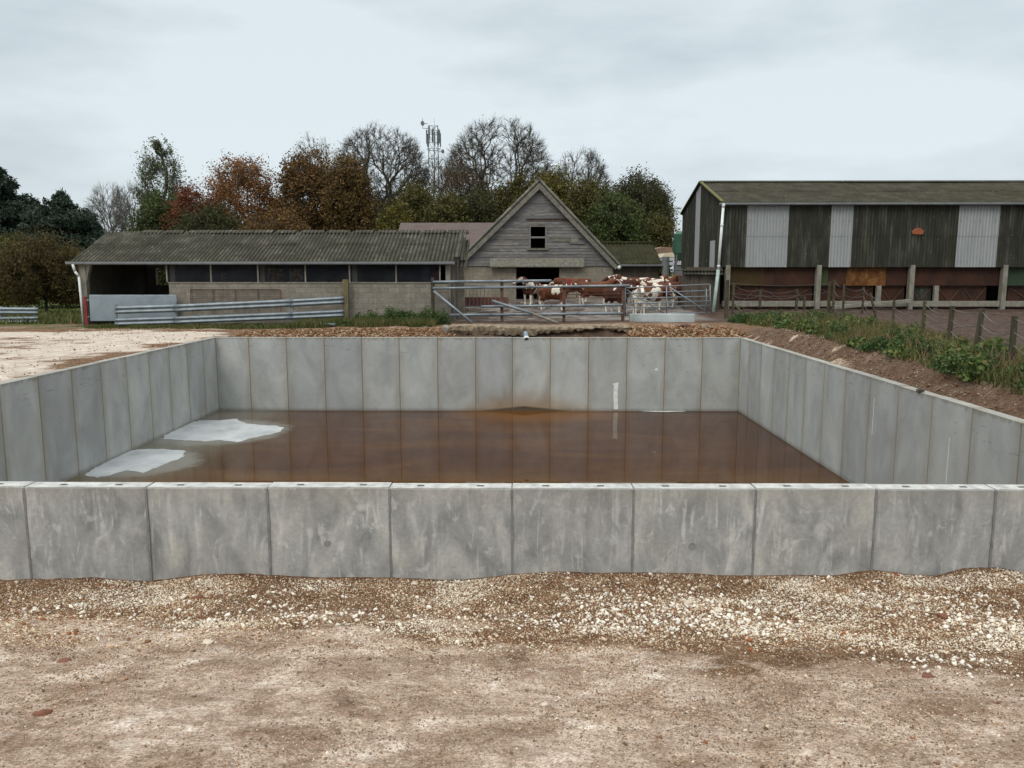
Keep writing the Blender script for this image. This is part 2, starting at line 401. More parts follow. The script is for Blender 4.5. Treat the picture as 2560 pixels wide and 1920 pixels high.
M['green_tank'] = simple('green_tank_paint', (.03,.085,.055), (.05,.12,.08), 2, .6, .1)
M['inner'] = simple('shed_inner_wall', (.09,.08,.065), (.14,.125,.1), 2)
M['olive_pnl'] = simple('mustard_sheet', (.035,.020,.006), (.062,.037,.010), 2, .8, .1)  # barn sheet colours from here to moss_sheet darkened to stand for deep shade
M['red_pnl'] = simple('dark_red_sheet', (.020,.009,.006), (.044,.017,.009), 1.6, .8, .1, c3=(.066,.026,.012))
M['rust_pnl'] = simple('orange_rust_sheet', (.05,.02,.009), (.13,.05,.012), 5, .9, .2, (1,1,.6), c3=(.24,.13,.05))
M['green_pnl'] = simple('green_sheet', (.02,.038,.02), (.034,.055,.03), 2, .8, .1)
M['mossgreen_pnl'] = simple('moss_sheet', (.035,.045,.015), (.06,.07,.025), 2, .8, .1)
M['orange'] = simple('orange_vent', (.20,.055,.025), (.32,.10,.045), 6, .7, .1)
M['slab'] = simple('old_slab', (.07,.05,.032), (.22,.17,.115), 3.5, .95, .9, (1.6,1,1), c3=(.36,.30,.22), dist=.05)
M['slab_edge'] = M['slab']
M['trough'] = simple('trough', (.08,.10,.045), (.34,.38,.38), .55, .7, .2, c3=(.5,.54,.55))
M['pipe_blue'] = simple('blue_grey_pipe', (.10,.14,.19), (.2,.25,.3), 8, .5, .1)
M['stonebig'] = simple('chalk_rock', (.38,.31,.23), (.60,.53,.44), 12, .95, .4)
M['clod'] = simple('red_clod', (.11,.045,.03), (.20,.085,.05), 12, .95, .5)
M['cream'] = simple('cream_cover', (.55,.48,.30), (.68,.63,.5), 2, .8, .1)
M['whitec'] = simple('white_cab', (.42,.45,.47), (.6,.62,.62), 2, .6, .05)
M['tan_hide'] = simple('straw_stack', (.17,.11,.075), (.27,.18,.13), 3, .9, .3)
def m_net():
    t = NT('dark_netting', .9, .1); t.col(t.ramp(t.noise(t.coord('Object', (1,1,1.5)), 1.5, 4), [(.3,(.012,.014,.018)),(.7,(.028,.03,.036))]))
    tr = t.n('ShaderNodeBsdfTransparent'); ms = t.n('ShaderNodeMixShader', {0: .6, 1: tr.outputs[0], 2: t.b.outputs[0]})
    t.t.links.new(ms.outputs[0], t.t.nodes['Material Output'].inputs[0]); return t.m
M['net'] = m_net()

# ------------------------------------------------------------------ terrain
YN, YF, XL, XR = 7.76, 26.06, -9.98, 7.19      # outer face of near wall, inner faces of the others
TH, ZT, ZW = .20, .05, -2.37                   # wall thickness, top, water
rim = [(0,1256),(200,1250),(330,1257),(450,1243),(550,1243),(640,1250),(850,1250),(1000,1256),(1100,1245),(1200,1236),(1300,1240),(1400,1238),(1600,1247),(1700,1243),(1800,1245),(1880,1233),(1960,1242),(2020,1246),(2080,1231),(2150,1227),(2212,1240)]
rp = [A(px, py, YN) for px, py in rim]
RX = np.array([p.x for p in rp]); RZ = np.array([p.z for p in rp])
def h(x, y):
    x = np.asarray(x, float); y = np.asarray(y, float)
    n1 = fbm(x * .5, y * .5, 1) - .5; n2 = fbm(x * 2.3, y * 2.3, 7) - .5; n3 = fbm(x * 9, y * 9, 13) - .5
    # front slope: from the bank the photographer stands on down to the wall
    zr = np.interp(x, RX, RZ) + .015
    zf = np.interp(y, [-30, 0, 2.5, 4.2, 5.6, 6.6, 7.3], [.9, .45, .12, -.28, -.60, -.80, -.86])
    w = ss(6.3, 7.6, y)
    front = zf * (1 - w) + zr * w + n1 * .16 * (1 - w) + n2 * .05 * (1 - w * .6) + n3 * .022
    # everything round the tank
    left = np.interp(y, [8, 20, 30, 34, 60], [-.02, .0, -.02, -.13, -.1]) + n1 * .08
    bk = np.interp(x, [-12, -8, -3, 1, 4, 8], [-.02, .02, .06, .02, .16, .14])
    back = np.where(y < 31, -.14 + (bk + .16) * ss(26.4, 28.2, y), bk)
    yard = .12 + .085 * np.clip(y - 37.5, 0, 5.5)
    wy = ss(31, 35, y) * ss(-7, -3, x) * ss(13, 10, x)
    back = back * (1 - wy) + yard * wy
    right = np.interp(x, [7.2, 7.6, 8.25, 9.6, 12], [-.2, -.10, .30, .40, .32]) + n2 * .16 * ss(7.2, 8, x)
    wl = ss(-7, -10.2, x)
    o = back * (1 - wl) + left * wl
    wr = ss(6.6, 7.3, x) * ss(31, 26, y) + ss(9.5, 12, x) * ss(24, 30, y); wr = np.clip(wr, 0, 1)
    o = o * (1 - wr) + right * wr
    hole = ss(-3.0,-2.2,x)*ss(4.6,3.4,x)*ss(26,26.4,y)*ss(29.7,29.35,y); o = o*(1-hole) + (-.2)*hole
    o = o + n2 * .04 + n3 * .012 * ss(-10.5,-9.5,x)
    wf = ss(7.85, 8.6, y)
    z = front * (1 - wf) + o * wf
    far = ss(55, 120, y)
    return z * (1 - far) + far * .1
def H(x, y): return float(h(np.array([x]), np.array([y]))[0])

def lines(segs):
    r = []
    for a, b, s in segs: r += list(np.arange(a, b - 1e-6, s))
    return r
gx = [-1500,-700,-350,-180,-100] + lines([(-70,-30,4),(-30,-18,.5),(-18,-10,.16)]) + lines([(-10,-6.2,.2),(-6.2,6.2,.045),(6.2,12,.11),(12,30,.5),(30,70,4)]) + [70,110,180,350,700,1500]
gy = [-60,-30,-10,-4,0] + lines([(1,2.6,.3),(2.6,7.8,.045)]) + [7.80, 7.90] + lines([(8.2,26,.28)]) + lines([(26.16,31,.10),(31,48,.35),(48,100,3)]) + [100,150,250,500,900,1600,3000]
gx = sorted(set([round(v,3) for v in gx] + [XL-TH/2, XR+TH/2])); gy = sorted(set([round(v,3) for v in gy]))
gx = np.array(gx); gy = np.array(gy)
XX, YY = np.meshgrid(gx, gy); ZZ = h(XX, YY)
V = np.stack([XX.ravel(), YY.ravel(), ZZ.ravel()], 1)
nx, ny = len(gx), len(gy)
I, J = np.meshgrid(np.arange(nx-1), np.arange(ny-1)); a = (J*nx+I).ravel()
cx = (XX[:-1,:-1]+XX[1:,1:]).ravel()/2; cy = (YY[:-1,:-1]+YY[1:,1:]).ravel()/2
keep = ~((cx > XL-TH/2) & (cx < XR+TH/2) & (cy > 7.85) & (cy < 26.12))
a = a[keep]; F = np.stack([a, a+1, a+nx+1, a+nx], 1)
x, y = V[:,0], V[:,1]
nA = fbm(x*.55, y*.8, 21, 5); nB = fbm(x*1.7, y*2.2, 31, 5)
soil = np.zeros(len(x))
bq = np.interp(x, [-5,-3.6,-2.6,-1.6,-.4,.6,2,3.2,5], [6.15,6.05,6.1,6.45,6.15,5.75,5.45,5.2,4.9])
band = ss(-.7, .6, y - bq + (nA-.5)*1.3 + (nB-.5)*1.2)
soil = np.where(y < 7.9, np.clip(band*.9 + ss(.48,.66,nB)*.26 + ss(.5,4,x)*.22 + ss(.5,.64,nA)*.08, 0, 1), soil)
soil = np.where((y >= 7.9) & (x < -9.5), np.clip(-.05 + ss(.45,.6,nA)*.45 + ss(.5,.62,nB)*.25 + ss(-11.6,-10.3,x)*.5 + ss(27.5,32,y)*.65 + ss(15.5,13,y)*.4, 0, 1), soil)
soil = np.where((y >= 26) & (x >= -9.5) & (x < 7.6), np.clip(.55+ss(.45,.6,nB)*.4, 0, 1), soil)
soil = np.where((y >= 7.9) & (x >= 7), np.clip(.72 + .4*ss(.4,.55,nB) - .8*ss(.58,.66,nB)*ss(9.5,8.5,x)*ss(17,20,y), 0, 1), soil)
mud_shade = .75*ss(-3.0,-2.2,x)*ss(4.6,3.4,x)*ss(26,26.4,y)*ss(29.9,29.5,y) + .5*ss(7.2,7.4,x)*ss(8,9,y)*ss(29,27,y)*(1-ss(.58,.64,nB)*ss(17,20,y)) + ss(9.6, 10.6, x)*ss(12, 15, y) + ss(31.5,33.5,y)*ss(-8,-6,x)  # mud, plus dark colour standing for shade in the hollow before the slab
mud_shade = np.clip(mud_shade, 0, 1)*ss(70,50,y)
grass = ss(31.2,32.4,y)*ss(-5,-8,x)*ss(.3,.5,nA) + ss(36,39,y)*ss(-18,-21,x) + ss(55,70,y) + ss(9.2,9.9,x)*ss(13.5,10.8,x)*ss(24,20,y)*ss(.3,.45,nB)
grass = np.clip(grass, 0, 1)
yc = ss(33.5,35,y)*ss(8.8,7.8,x)*ss(-4,-3,x)*ss(.30,.55,nB+.25*ss(1,5,x)-.12)*ss(55,50,y)
Z4 = np.stack([soil, mud_shade, grass, yc], 1)
def m_ground():
    t = NT('chalky_ground', .95, .12); p = t.coord('Position')
    at = t.n('ShaderNodeVertexColor', layer_name='zone'); z = t.sep(at.outputs[0])
    chalk = t.ramp(t.noise(p, 2.2, 8, .72, .6), [(.30,(.145,.090,.060)),(.42,(.285,.202,.148)),(.54,(.415,.320,.250)),(.70,(.65,.565,.485))])
    chalk = t.mix(.6, chalk, t.ramp(t.noise(p, 60, 5, .85), [(.40,(.12,.11,.10)),(.5,(.5,.5,.5)),(.60,(.86,.86,.86))]), 'OVERLAY')
    chalk = t.mix(.75, chalk, t.ramp(t.noise(p, 17, 6, .8), [(.3,(.2,.18,.15)),(.5,(.5,.5,.5)),(.7,(.78,.78,.78))]), 'OVERLAY')
    br = t.ramp(t.noise(p, 5, 7, .72), [(.3,(.055,.026,.013)),(.5,(.11,.056,.028)),(.7,(.20,.12,.068))])
    br = t.mix(t.math('MULTIPLY', t.mask(t.noise(p, 30, 4, .7), .55, .63), .7), br, (.40,.30,.20))
    n = t.noise(p, 3.4, 7, .75)
    px_ = t.sep(p)[0]; lf = t.mask(px_, -10.6, -9.6)
    f = t.mask(t.math('ADD', z[0], t.math('MULTIPLY', t.math('SUBTRACT', n, .5), t.math('ADD', t.math('MULTIPLY', lf, .8), .7))), .28, .72)
    c = t.mix(f, chalk, br)
    c = t.mix(t.math('MULTIPLY', t.mask(t.noise(p, 1.15, 4, .6), .62, .70), .45), c, (.17,.06,.03))
    dk = t.mask(t.noise(p, 9, 6, .8), .60, .72)
    c = t.mix(t.math('MULTIPLY', dk, t.math('ADD', t.math('MULTIPLY', lf, .5), .15)), c, (.09,.058,.04))
    c = t.mix(t.math('MULTIPLY', t.mask(t.noise(t.coord('Position', (1,1.8,1), False, (3,7,0)), 1.6, 8, .78, .4), .50, .62), t.math('MULTIPLY', lf, .42)), c, (.15,.095,.06))
    c = t.mix(t.math('MULTIPLY', t.mask(t.noise(t.coord('Position', (1,2.0,1), False, (13,4,0)), 2.1, 8, .8, .5), .57, .66), .5), c, (.56,.49,.42))
    sp = t.n('ShaderNodeTexVoronoi', {'Vector': p, 'Scale': 55.0}).outputs['Distance']
    m = t.math('MULTIPLY', t.mask(sp, .28, .2), t.mask(t.noise(p, 7, 4, .7), .45, .6))
    c = t.mix(t.math('MULTIPLY', m, .8), c, (.58,.49,.38))
    c = t.mix(t.math('MULTIPLY', t.math('MULTIPLY', t.math('SUBTRACT', 1.0, lf), t.math('SUBTRACT', 1.0, f)), .45), c, (.56,.53,.48))
    muc = t.ramp(t.noise(p, 3, 7, .75), [(.35,(.035,.022,.017)),(.55,(.075,.052,.042)),(.75,(.14,.105,.085))])
    c = t.mix(z[1], c, muc)
    ycc = t.ramp(t.noise(p, 2, 7, .75), [(.35,(.10,.085,.075)),(.55,(.20,.18,.165)),(.75,(.33,.31,.29))])
    c = t.mix(at.outputs[1], c, ycc)
    gr = t.ramp(t.noise(p, 4, 6, .7), [(.3,(.03,.04,.012)),(.55,(.06,.085,.02)),(.75,(.10,.12,.035))])
    c = t.mix(z[2], c, gr)
    t.col(c)
    hh = t.math('ADD', t.math('MULTIPLY', t.noise(p, 9, 6, .7), .8), t.math('MULTIPLY', t.noise(p, 45, 4, .7), .45))
    t.bump(hh, .9, .045)
    return t.m
M['ground'] = m_ground()
g = npmesh('ground', V, F, M['ground'], attrs={'zone': Z4}, smooth=True); tag(g, kind='structure')

# ------------------------------------------------------------------ the concrete tank
tank = thing('concrete_tank', 'open rectangular tank of grey precast concrete panels holding brown water', 'concrete tank', (0, YN, -1))
def panel(w, zb, mat, origin, rz):
    """w wide along local x, thickness along local +y away from visible face"""
    b = MB(); gp = .006
    b.box((gp, 0, zb), (w - gp, TH, ZT))
    o = b.build('wall_panel', mat, tank, bevel=.006)
    o.location = (origin[0], origin[1] - YN, origin[2] + 1); o.rotation_euler = (0, 0, rz)
    return o
near_px = [-470,-208, 52, 315, 577, 841, 1106, 1369, 1633, 1893, 2152, 2414, 2680]
njx = [AX(p, YN, 1056) for p in near_px]; njx[0] = XL - TH; njx[-1] = XR + TH
slots_f = (.27, .75)
for i in range(len(njx) - 1):
    w = njx[i+1] - njx[i]; zt = random.uniform(-.004, .004)
    o = panel(w, -1.25, M['out'], (njx[i], YN + random.uniform(-.008, .004), zt), 0)
    b = MB(); b.box((.007, .006, ZT + .001), (w - .007, TH - .004, ZT + .007)); b.build('panel_cap', M['captop'], o)
    for f in slots_f:
        b = MB(); xx = w * f + random.uniform(-.03, .03)
        b.box((xx - .035, .075, ZT + .003), (xx + .035, .115, ZT + .0095)); b.build('lifting_slot_shade', M['slot'], o)  # raised dark box stands in for the shade inside the slot
    b = MB(); n = 14; xx = w * (.5 + random.uniform(-.03, .03)); zz = ZT - .60 + random.uniform(-.03, .02); rr = .034 + random.uniform(-.004,.004)
    a0_ = random.uniform(0, 6); sp_ = random.choice((3.2, 4.2, 6.28))
    for q in range(16):
        a_, c_ = a0_ + sp_*q/16, a0_ + sp_*(q+1)/16; b.tube((xx+rr*math.cos(a_), -.001, zz+rr*math.sin(a_)), (xx+rr*math.cos(c_), -.001, zz+rr*math.sin(c_)), .0035, .0035, 5)
    if i % 3 == 1: b.tube((xx, -.0015, zz), (xx, .01, zz), rr*.9, rr*.9, n); b.build('round_plug', M['plug'], o)
def joint(a_, c_):
    b = MB(); b.box(a_, c_); o = b.build('mortar_joint', M['mortar'], tank); o.location = (0, -YN, 1)
for q_, xj in enumerate(njx[1:-1]):
    b = MB(); L_ = []; R_ = []
    for k in range(41):
        z = -1.25 + (ZT - .004 + 1.25)*k/40; L_.append((xj - .010 - .010*max(0, mnoise.noise(Vector((q_*3.3, z*6, 0)))) - .004*mnoise.noise(Vector((q_, z*25, 2))), z)); R_.append((xj + .010 + .012*max(0, mnoise.noise(Vector((q_*5.1, z*5, 7)))) + .004*mnoise.noise(Vector((q_, z*25, 9))), z))
    b.prism(L_ + R_[::-1], YN - .012, YN + TH - .01, 'y'); o = b.build('mortar_joint', M['mortar'], tank); o.location = (0, -YN, 1)
# lower inside part of near wall
b = MB(); b.box((XL, YN + TH - .1, -2.6), (XR, YN + TH - .005, -1.25)); o = b.build('inner_footing', M['in'], tank); o.location = (0, -YN, 1)
# far wall : visible face towards -y
fx = [AX(p, YF, 740) for p in (463,537,618,700,781,862,945,1027,1107,1189,1272,1355,1437,1518,1600)]; fx[0] = XL; fx[-1] = XR
for i in range(14): panel(fx[i+1]-fx[i], -2.6, M['in_stain'], (fx[i], YF, random.uniform(-.006,.006)), 0)
# left wall: visible face towards +x
pw = 1.243; ys = []
yy = YF + TH
while yy > YN + TH + .2: ys.append(yy); yy -= pw
ys.append(YN + TH)
for i in range(len(ys) - 1):
    w = ys[i] - ys[i+1]
    panel(w, -2.6, M['in'], (XL, ys[i+1], random.uniform(-.005,.005)), R(90))
    panel(w, -2.6, M['in'], (XR, ys[i], random.uniform(-.005,.005)), R(-90))
for xj in fx[1:-1]: joint((xj - .008, YF + .014, -2.6), (xj + .008, YF + TH - .02, ZT - .008))
for yj in ys[1:-1]:
    joint((XL - TH + .02, yj - .008, -2.6), (XL - .014, yj + .008, ZT - .008)); joint((XR + .014, yj - .008, -2.6), (XR + TH - .02, yj + .008, ZT - .008))
b = MB(); b.box((XL - .1, YN + .1, -2.75), (XR + .1, YF + .1, -2.6)); o = b.build('tank_floor', M['floorc'], tank); o.location = (0, -YN, 1)
# white painted stripe and thin drips
def decal(pts, Y, mat, name):
    b = MB(); b.prism([(A(px, py, Y).x, A(px, py, Y).z) for px, py in pts], Y - .003, Y + .004, 'y')
    o = b.build(name, mat, tank); o.location = (0, -YN, 1)
decal([(1322,829),(1336,826),(1334,850),(1335,884),(1326,884),(1325,855),(1326,832)], YF, M['paintw'], 'paint_stripe')
decal([(1414,797),(1421,795),(1420,800),(1415,801)], YF, M['paintw'], 'paint_splash')
for (yy, z1, z2) in ((13.2, -.55, -1.75), (16.1, -.35, -1.1)):
    b = MB(); b.box((XR - .003, yy - .007, z2), (XR + .004, yy + .007, z1)); o = b.build('lime_run', M['paintw'], tank); o.location = (0, -YN, 1)
# wall dry floor areas
def poly_sheet(pts, z, zb, name, mat, parent, jit=.05):
    P = [G(px, py, z) for px, py in pts]; Q = []
    for a_, b_ in zip(P, P[1:] + P[:1]):
        n = max(1, int((b_ - a_).length / .10))
        for k in range(n):
            p = a_.lerp(b_, k / n); nn = mnoise.noise(p * 2.3) + .7*mnoise.noise(p * 7); nm = mnoise.noise(p * 2.3 + Vector((9, 3, 0))) + .7*mnoise.noise(p * 7 + Vector((4, 3, 0)))
            Q.append((p.x + nn * jit * 2.2, p.y + nm * jit * 2.2))
    b = MB(); b.prism(Q, z, zb, 'z'); o = b.build(name, mat, parent); return o
PA = [(345,948),(380,927),(405,915),(430,907),(470,908),(510,905),(522,912),(560,917),(590,919),(617,924),(600,932),(565,941),(540,946),(515,955),(480,951),(440,952),(400,950)]
PB = [(177,1029),(215,1005),(243,988),(270,975),(300,970),(345,970),(370,971),(402,973),(397,984),(385,992),(345,1008),(310,1021),(290,1016),(270,1017),(240,1025),(200,1032)]
for PP in (PA, PB):
    o = poly_sheet(PP, ZW + .006, ZW - .2, 'dry_floor_patch', M['floorc'], tank); o.location = (0, -YN, 1)
# water
def m_water():
    t = NT('brown_water', .03, .22); t.b.inputs['IOR'].default_value = 1.33; p = t.coord('Position'); s = t.sep(p)
    f = t.noise(t.coord('Position', (.35, .8, 1)), 1.0, 6, .6, .8)
    c = t.ramp(f, [(.3,(.030,.0095,.0026)),(.5,(.043,.0145,.0034)),(.72,(.066,.025,.005))])
    # shallow, paler water over the left of the floor, and a bright rusty fan under the far wall
    nz = t.math('MULTIPLY', t.math('SUBTRACT', t.noise(p, .7, 5, .6), .5), 3.2)
    lf = t.mask(t.math('ADD', s[0], nz), -6.0, -9.0)
    c = t.mix(t.math('MULTIPLY', lf, .8), c, (.075,.055,.03))
    lf2 = t.mask(t.math('ADD', s[0], t.math('MULTIPLY', nz, .35)), -7.2, -9.6)
    c = t.mix(t.math('MULTIPLY', lf2, .6), c, (.15,.15,.13))
    for (px, py, rx, ry) in ((478,933,1.75,1.75),(292,1001,1.45,1.35)):
        q = G(px, py, ZW); e = t.math('ADD', t.math('POWER', t.math('ABSOLUTE', t.math('DIVIDE', t.math('SUBTRACT', s[0], q.x), rx)), 2.0), t.math('POWER', t.math('ABSOLUTE', t.math('DIVIDE', t.math('SUBTRACT', s[1], q.y), ry)), 2.0))
        e = t.math('ADD', e, t.math('MULTIPLY', t.math('SUBTRACT', t.noise(p, 1.6, 5, .65), .5), 1.3)); c = t.mix(t.math('MULTIPLY', t.mask(e, 1.35, .7), .6), c, (.20,.20,.18))
    d = t.math('ADD', t.math('POWER', t.math('ABSOLUTE', t.math('DIVIDE', t.math('SUBTRACT', s[0], .6), 3.3)), 2.0), t.math('POWER', t.math('DIVIDE', t.math('SUBTRACT', 26.1, s[1]), 2.4), 2.0))
    c = t.mix(t.math('MULTIPLY', t.mask(d, 1.2, .15), .7), c, (.13,.05,.010))
    nr = t.mask(t.math('ADD', s[1], nz), 18.6, 16.6)
    c = t.mix(t.math('MULTIPLY', nr, .6), c, (.085,.043,.011))
    t.col(c); t.bump(t.noise(t.coord('Position', (1, .7, 1)), 2.2, 3, .5), .02, .01)
    return t.m
b = MB(); b.add([(XL - .02, YN + TH - .08, ZW), (XR + .02, YN + TH - .08, ZW), (XR + .02, YF + .02, ZW), (XL - .02, YF + .02, ZW)], [(0,1,2,3)])
o = b.build('water', m_water()); tag(o, kind='structure')
b = MB(); q = [G(px, py, ZW) for px, py in ((1385,888),(1410,889.2),(1445,889.6),(1478,888.6),(1480,887.2),(1430,887),(1390,887))]
b.prism([(p.x, min(p.y, YF - .01)) for p in q], ZW, ZW + .005, 'z'); tag(b.build('glare_streak', M['whitec']), 'thin white streak standing in for glare on the water against the far tank wall', 'painted glare')  # thin pale sheet painted in for glare at the wall foot
# small fittings on the tank
pt = A(1980, 838, 0.1)
yy = 14.3
t_ = MB(); t_.box((XR - .04, yy - .05, ZT + .005), (XR + .06, yy + .05, ZT + .05)); t_.tube((XR - .05, yy, ZT), (XR + .0, yy, ZT + .06), .03, .02, 8)
tag(t_.build('lifting_clip', M['slot']), 'small black clip left on the top of the right-hand tank wall', 'clip')
p0 = A(1135, 712, 26.5); 
dp = thing('drain_pipe', 'short blue-grey pipe end poking over the middle of the far tank wall', 'pipe', (p0.x, 26.3, .08))
b = MB(); b.tube((0, .9, .02), (.0, .1, .10), .075, .075, 14, False); b.tube((0,.1,.10), (.03,-.22,-.06), .075, .08, 14, False); o = b.build('pipe_body', M['pipe_blue'], dp, True)
b = MB(); b.tube((.026,-.19,-.045), (.034,-.25,-.085), .095, .095, 14); b.build('pipe_collar', M['pvc'], dp, True)
b = MB(); b.tube((.034,-.25,-.085), (.0345,-.256,-.089), .07, .07, 14); b.build('pipe_mouth_shade', M['slot'], dp)  # dark disc on the pipe end, painted for the shade inside it

# ------------------------------------------------------------------ stones
def rock_base(seed, n=1):
    bm = bmesh.new(); bmesh.ops.create_icosphere(bm, subdivisions=n, radius=1)
    rr_ = random.Random(seed); pl = [(Vector((rr_.uniform(-1,1),rr_.uniform(-1,1),rr_.uniform(-1,1))).normalized(), rr_.uniform(.5,.78)) for _ in range(6)]
    for v in bm.verts:
        v.co *= 1 + .25 * mnoise.noise(v.co * 1.1 + Vector((seed*7.1, 2, 1)))
        for d_, k_ in pl:
            e_ = v.co.dot(d_) - k_
            if e_ > 0: v.co -= d_ * e_
    vs = np.array([v.co[:] for v in bm.verts]); fs = np.array([[v.index for v in f.verts] for f in bm.faces]); bm.free(); return vs, fs
def scatter(name, xs, ys, sizes, cols, label, sink=.25, mat=None):
    z = h(xs, ys); VV = []; FF = []; CC = []; off = 0
    bases = [rock_base(s) for s in range(5)]; which = RNG.integers(0, 5, len(xs))
    for k, (bv, bf) in enumerate(bases):
        ix = np.where(which == k)[0]; n = len(ix)
        if n == 0: continue
        a = RNG.uniform(0, 2*PI, n); sc = np.stack([RNG.uniform(.7,1.25,n), RNG.uniform(.7,1.25,n), RNG.uniform(.5,.95,n)], 1) * sizes[ix][:,None]
        P = bv[None] * sc[:,None,:]
        ca, sa = np.cos(a)[:,None], np.sin(a)[:,None]
        tx = RNG.uniform(-.6,.6,n)[:,None]
        X = P[...,0]*ca - P[...,1]*sa; Y = P[...,0]*sa + P[...,1]*ca; Zz = P[...,2] + X*tx
        Q = np.stack([X + xs[ix][:,None], Y + ys[ix][:,None], Zz + (z[ix] + sizes[ix]*sink)[:,None]], -1)
        VV.append(Q.reshape(-1,3)); m = len(bv)
        FF.append((bf[None] + (np.arange(n)*m)[:,None,None]).reshape(-1,3) + off); off += n*m
        CC.append(np.repeat(np.concatenate([cols[ix], np.ones((n,1))], 1), m, 0))
    o = npmesh(name, np.concatenate(VV), np.concatenate(FF), mat or M['stone'], attrs={'tint': np.concatenate(CC)})
    tag(o, label, 'stones', kind='stuff'); return o
def m_stone():
    t = NT('stones', .95, .1); at = t.n('ShaderNodeVertexColor', layer_name='tint'); p = t.coord('Position')
    t.col(t.mix(.5, at.outputs[0], t.ramp(t.noise(p, 60, 3, .6), [(.3,(.3,.28,.26)),(.7,(.65,.65,.65))]), 'OVERLAY')); return t.m
M['stone'] = m_stone()
def stone_cols(n, pw=.55):
    pal = np.array([(.60,.52,.41),(.50,.40,.28),(.36,.25,.155),(.19,.10,.055),(.25,.16,.10),(.27,.095,.04)])
    pr = np.array([pw*.6, pw*.4, .18, .14, .1, .03]); pr /= pr.sum()
    return pal[RNG.choice(6, n, p=pr)] * RNG.uniform(.8, 1.12, (n,1))
n = 480000
xs = RNG.uniform(-6.3, 6.3, n); ys = 3.2 + (7.72-3.2) * RNG.uniform(0, 1, n) ** .75
bq = np.interp(xs, [-5,-3.6,-2.6,-1.6,-.4,.6,2,3.2,5], [6.15,6.05,6.1,6.45,6.15,5.75,5.45,5.2,4.9])
d = ss(-.5, .5, ys - bq + (fbm(xs*.55, ys*.8, 21, 5)-.5)*1.3 + (fbm(xs*1.7, ys*2.2, 31, 5)-.5)*1.2)*(.08+.42*ss(.38,.66,fbm(xs*1.5, ys*2.4, 77, 4)))*.72 + .10*(ys>=5.6) + .34*(ys<5.6)*(.25+ss(.35,.65,fbm(xs*1.1, ys*1.6, 91, 4))) + .05*ss(.5,4,xs) + .5*ss(.52,.66, fbm(xs*1.3, ys*1.6, 44)) * ss(4.8,6.2,ys) + .10*ss(.5,.62,fbm(xs*2, ys*2, 51))
k = RNG.uniform(0, 1, n) < d; k &= np.abs(xs) < ys*.72 + .5; xs, ys = xs[k], ys[k]
sz = .0038 + .0075 * RNG.uniform(0,1,len(xs))**2.2 + .017 * (RNG.uniform(0,1,len(xs)) > .985) * RNG.uniform(.3,1,len(xs))
cc = stone_cols(len(xs), .30); wh = (RNG.uniform(0,1,len(xs)) < .55*ss(.50,.66,fbm(xs*1.5, ys*2.4, 77, 4))) & (ys > 5.6); cc[wh] = np.array([.66,.60,.50])*RNG.uniform(.75,1.1,(wh.sum(),1)); dk_ = (ys < 5.6) & (RNG.uniform(0,1,len(xs)) < .5); cc[dk_] = np.array([.19,.13,.085])*RNG.uniform(.5,1.5,(dk_.sum(),1)); sz = np.where(ys < 5.6, sz*.66, sz)
scatter('gravel', xs, ys, sz, cc, 'loose chalk gravel scattered over the ground before the near tank wall')
# clusters of bigger chalk lumps
cxs, cys = [], []
for px, py, nn, sp in ((1380,1340,260,.42),(1550,1300,160,.5),(1500,1310,200,.5),(1480,1330,160,.35),(1150,1340,120,.3),(680,1330,140,.4),(560,1290,120,.5),(1620,1360,120,.3),(2100,1300,300,.5),(2190,1380,220,.45),(900,1300,130,.7),(1250,1290,150,.7),(420,1340,100,.6),(1900,1290,160,.6),(100,1300,80,.5),(2050,1420,120,.3)):
    p = G(px, py, -.78 if py < 1400 else -.5); cxs.append(RNG.normal(p.x, sp, nn)); cys.append(np.clip(RNG.normal(p.y, sp*.55, nn), 3, 7.7))
xs = np.concatenate(cxs); ys = np.concatenate(cys)
sz = .007 + .020*RNG.uniform(0,1,len(xs))**2.6
pal = np.array([(.74,.69,.61)])*RNG.uniform(.7,1.05,(len(xs),1))
scatter('chalk_rubble', xs, ys, sz, pal, 'white chalk rubble lying in patches on the brown soil in front of the tank')
# bank stones, right and behind and left
xs = np.concatenate([RNG.uniform(7.4, 9.4, 6000), RNG.uniform(-9.9, 7, 3200), RNG.uniform(-17,-10.3, 2600)])
ys = np.concatenate([RNG.uniform(9, 26.5, 6000), RNG.uniform(26.35, 30, 3200), RNG.uniform(12, 32, 2600)])
sz = .008 + .028*RNG.uniform(0,1,len(xs))**3
scatter('bank_stones', xs, ys, sz, stone_cols(len(xs), .2)*np.where((xs>7)[:,None], .5, .9), 'small stones in the dug earth round the back and sides of the tank')
# single noticeable stones
def rock(name, px, py, size, mat, label, zg=-.8, group=None, squash=.6, seed=0):
    p = G(px, py, zg); z = H(p.x, p.y); bv, bf = rock_base(seed + 3, 2)
    o = npmesh(name, bv * np.array([size*1.3, size, size*squash]), bf, mat); o.location = (p.x, p.y, z + size*squash*.35); o.rotation_euler = (0, 0, seed*1.7)
    tag(o, label, 'stone', group)
rock('chalk_stone', 398, 1280, .045, M['stonebig'], 'white chalk stone lying beside a red-brown clod left of the second panel joint', seed=1)
rock('earth_clod', 424, 1281, .05, M['clod'], 'rust-red earth clod beside a white stone near the tank wall', squash=.35, seed=2)
rock('earth_clod', 138, 1424, .05, M['clod'], 'bright red-brown clod flattened on the pale chalk ground at the left', -.5, squash=.25, seed=3)
rock('earth_clod', 92, 1553, .04, M['clod'], 'orange-brown clod on dark stained ground near the lower left corner', -.28, squash=.4, seed=4)
rock('chalk_stone', 896, 1254, .035, M['stonebig'], 'ochre stone leaning at the foot of the wall just left of a panel joint', -.85, seed=5)
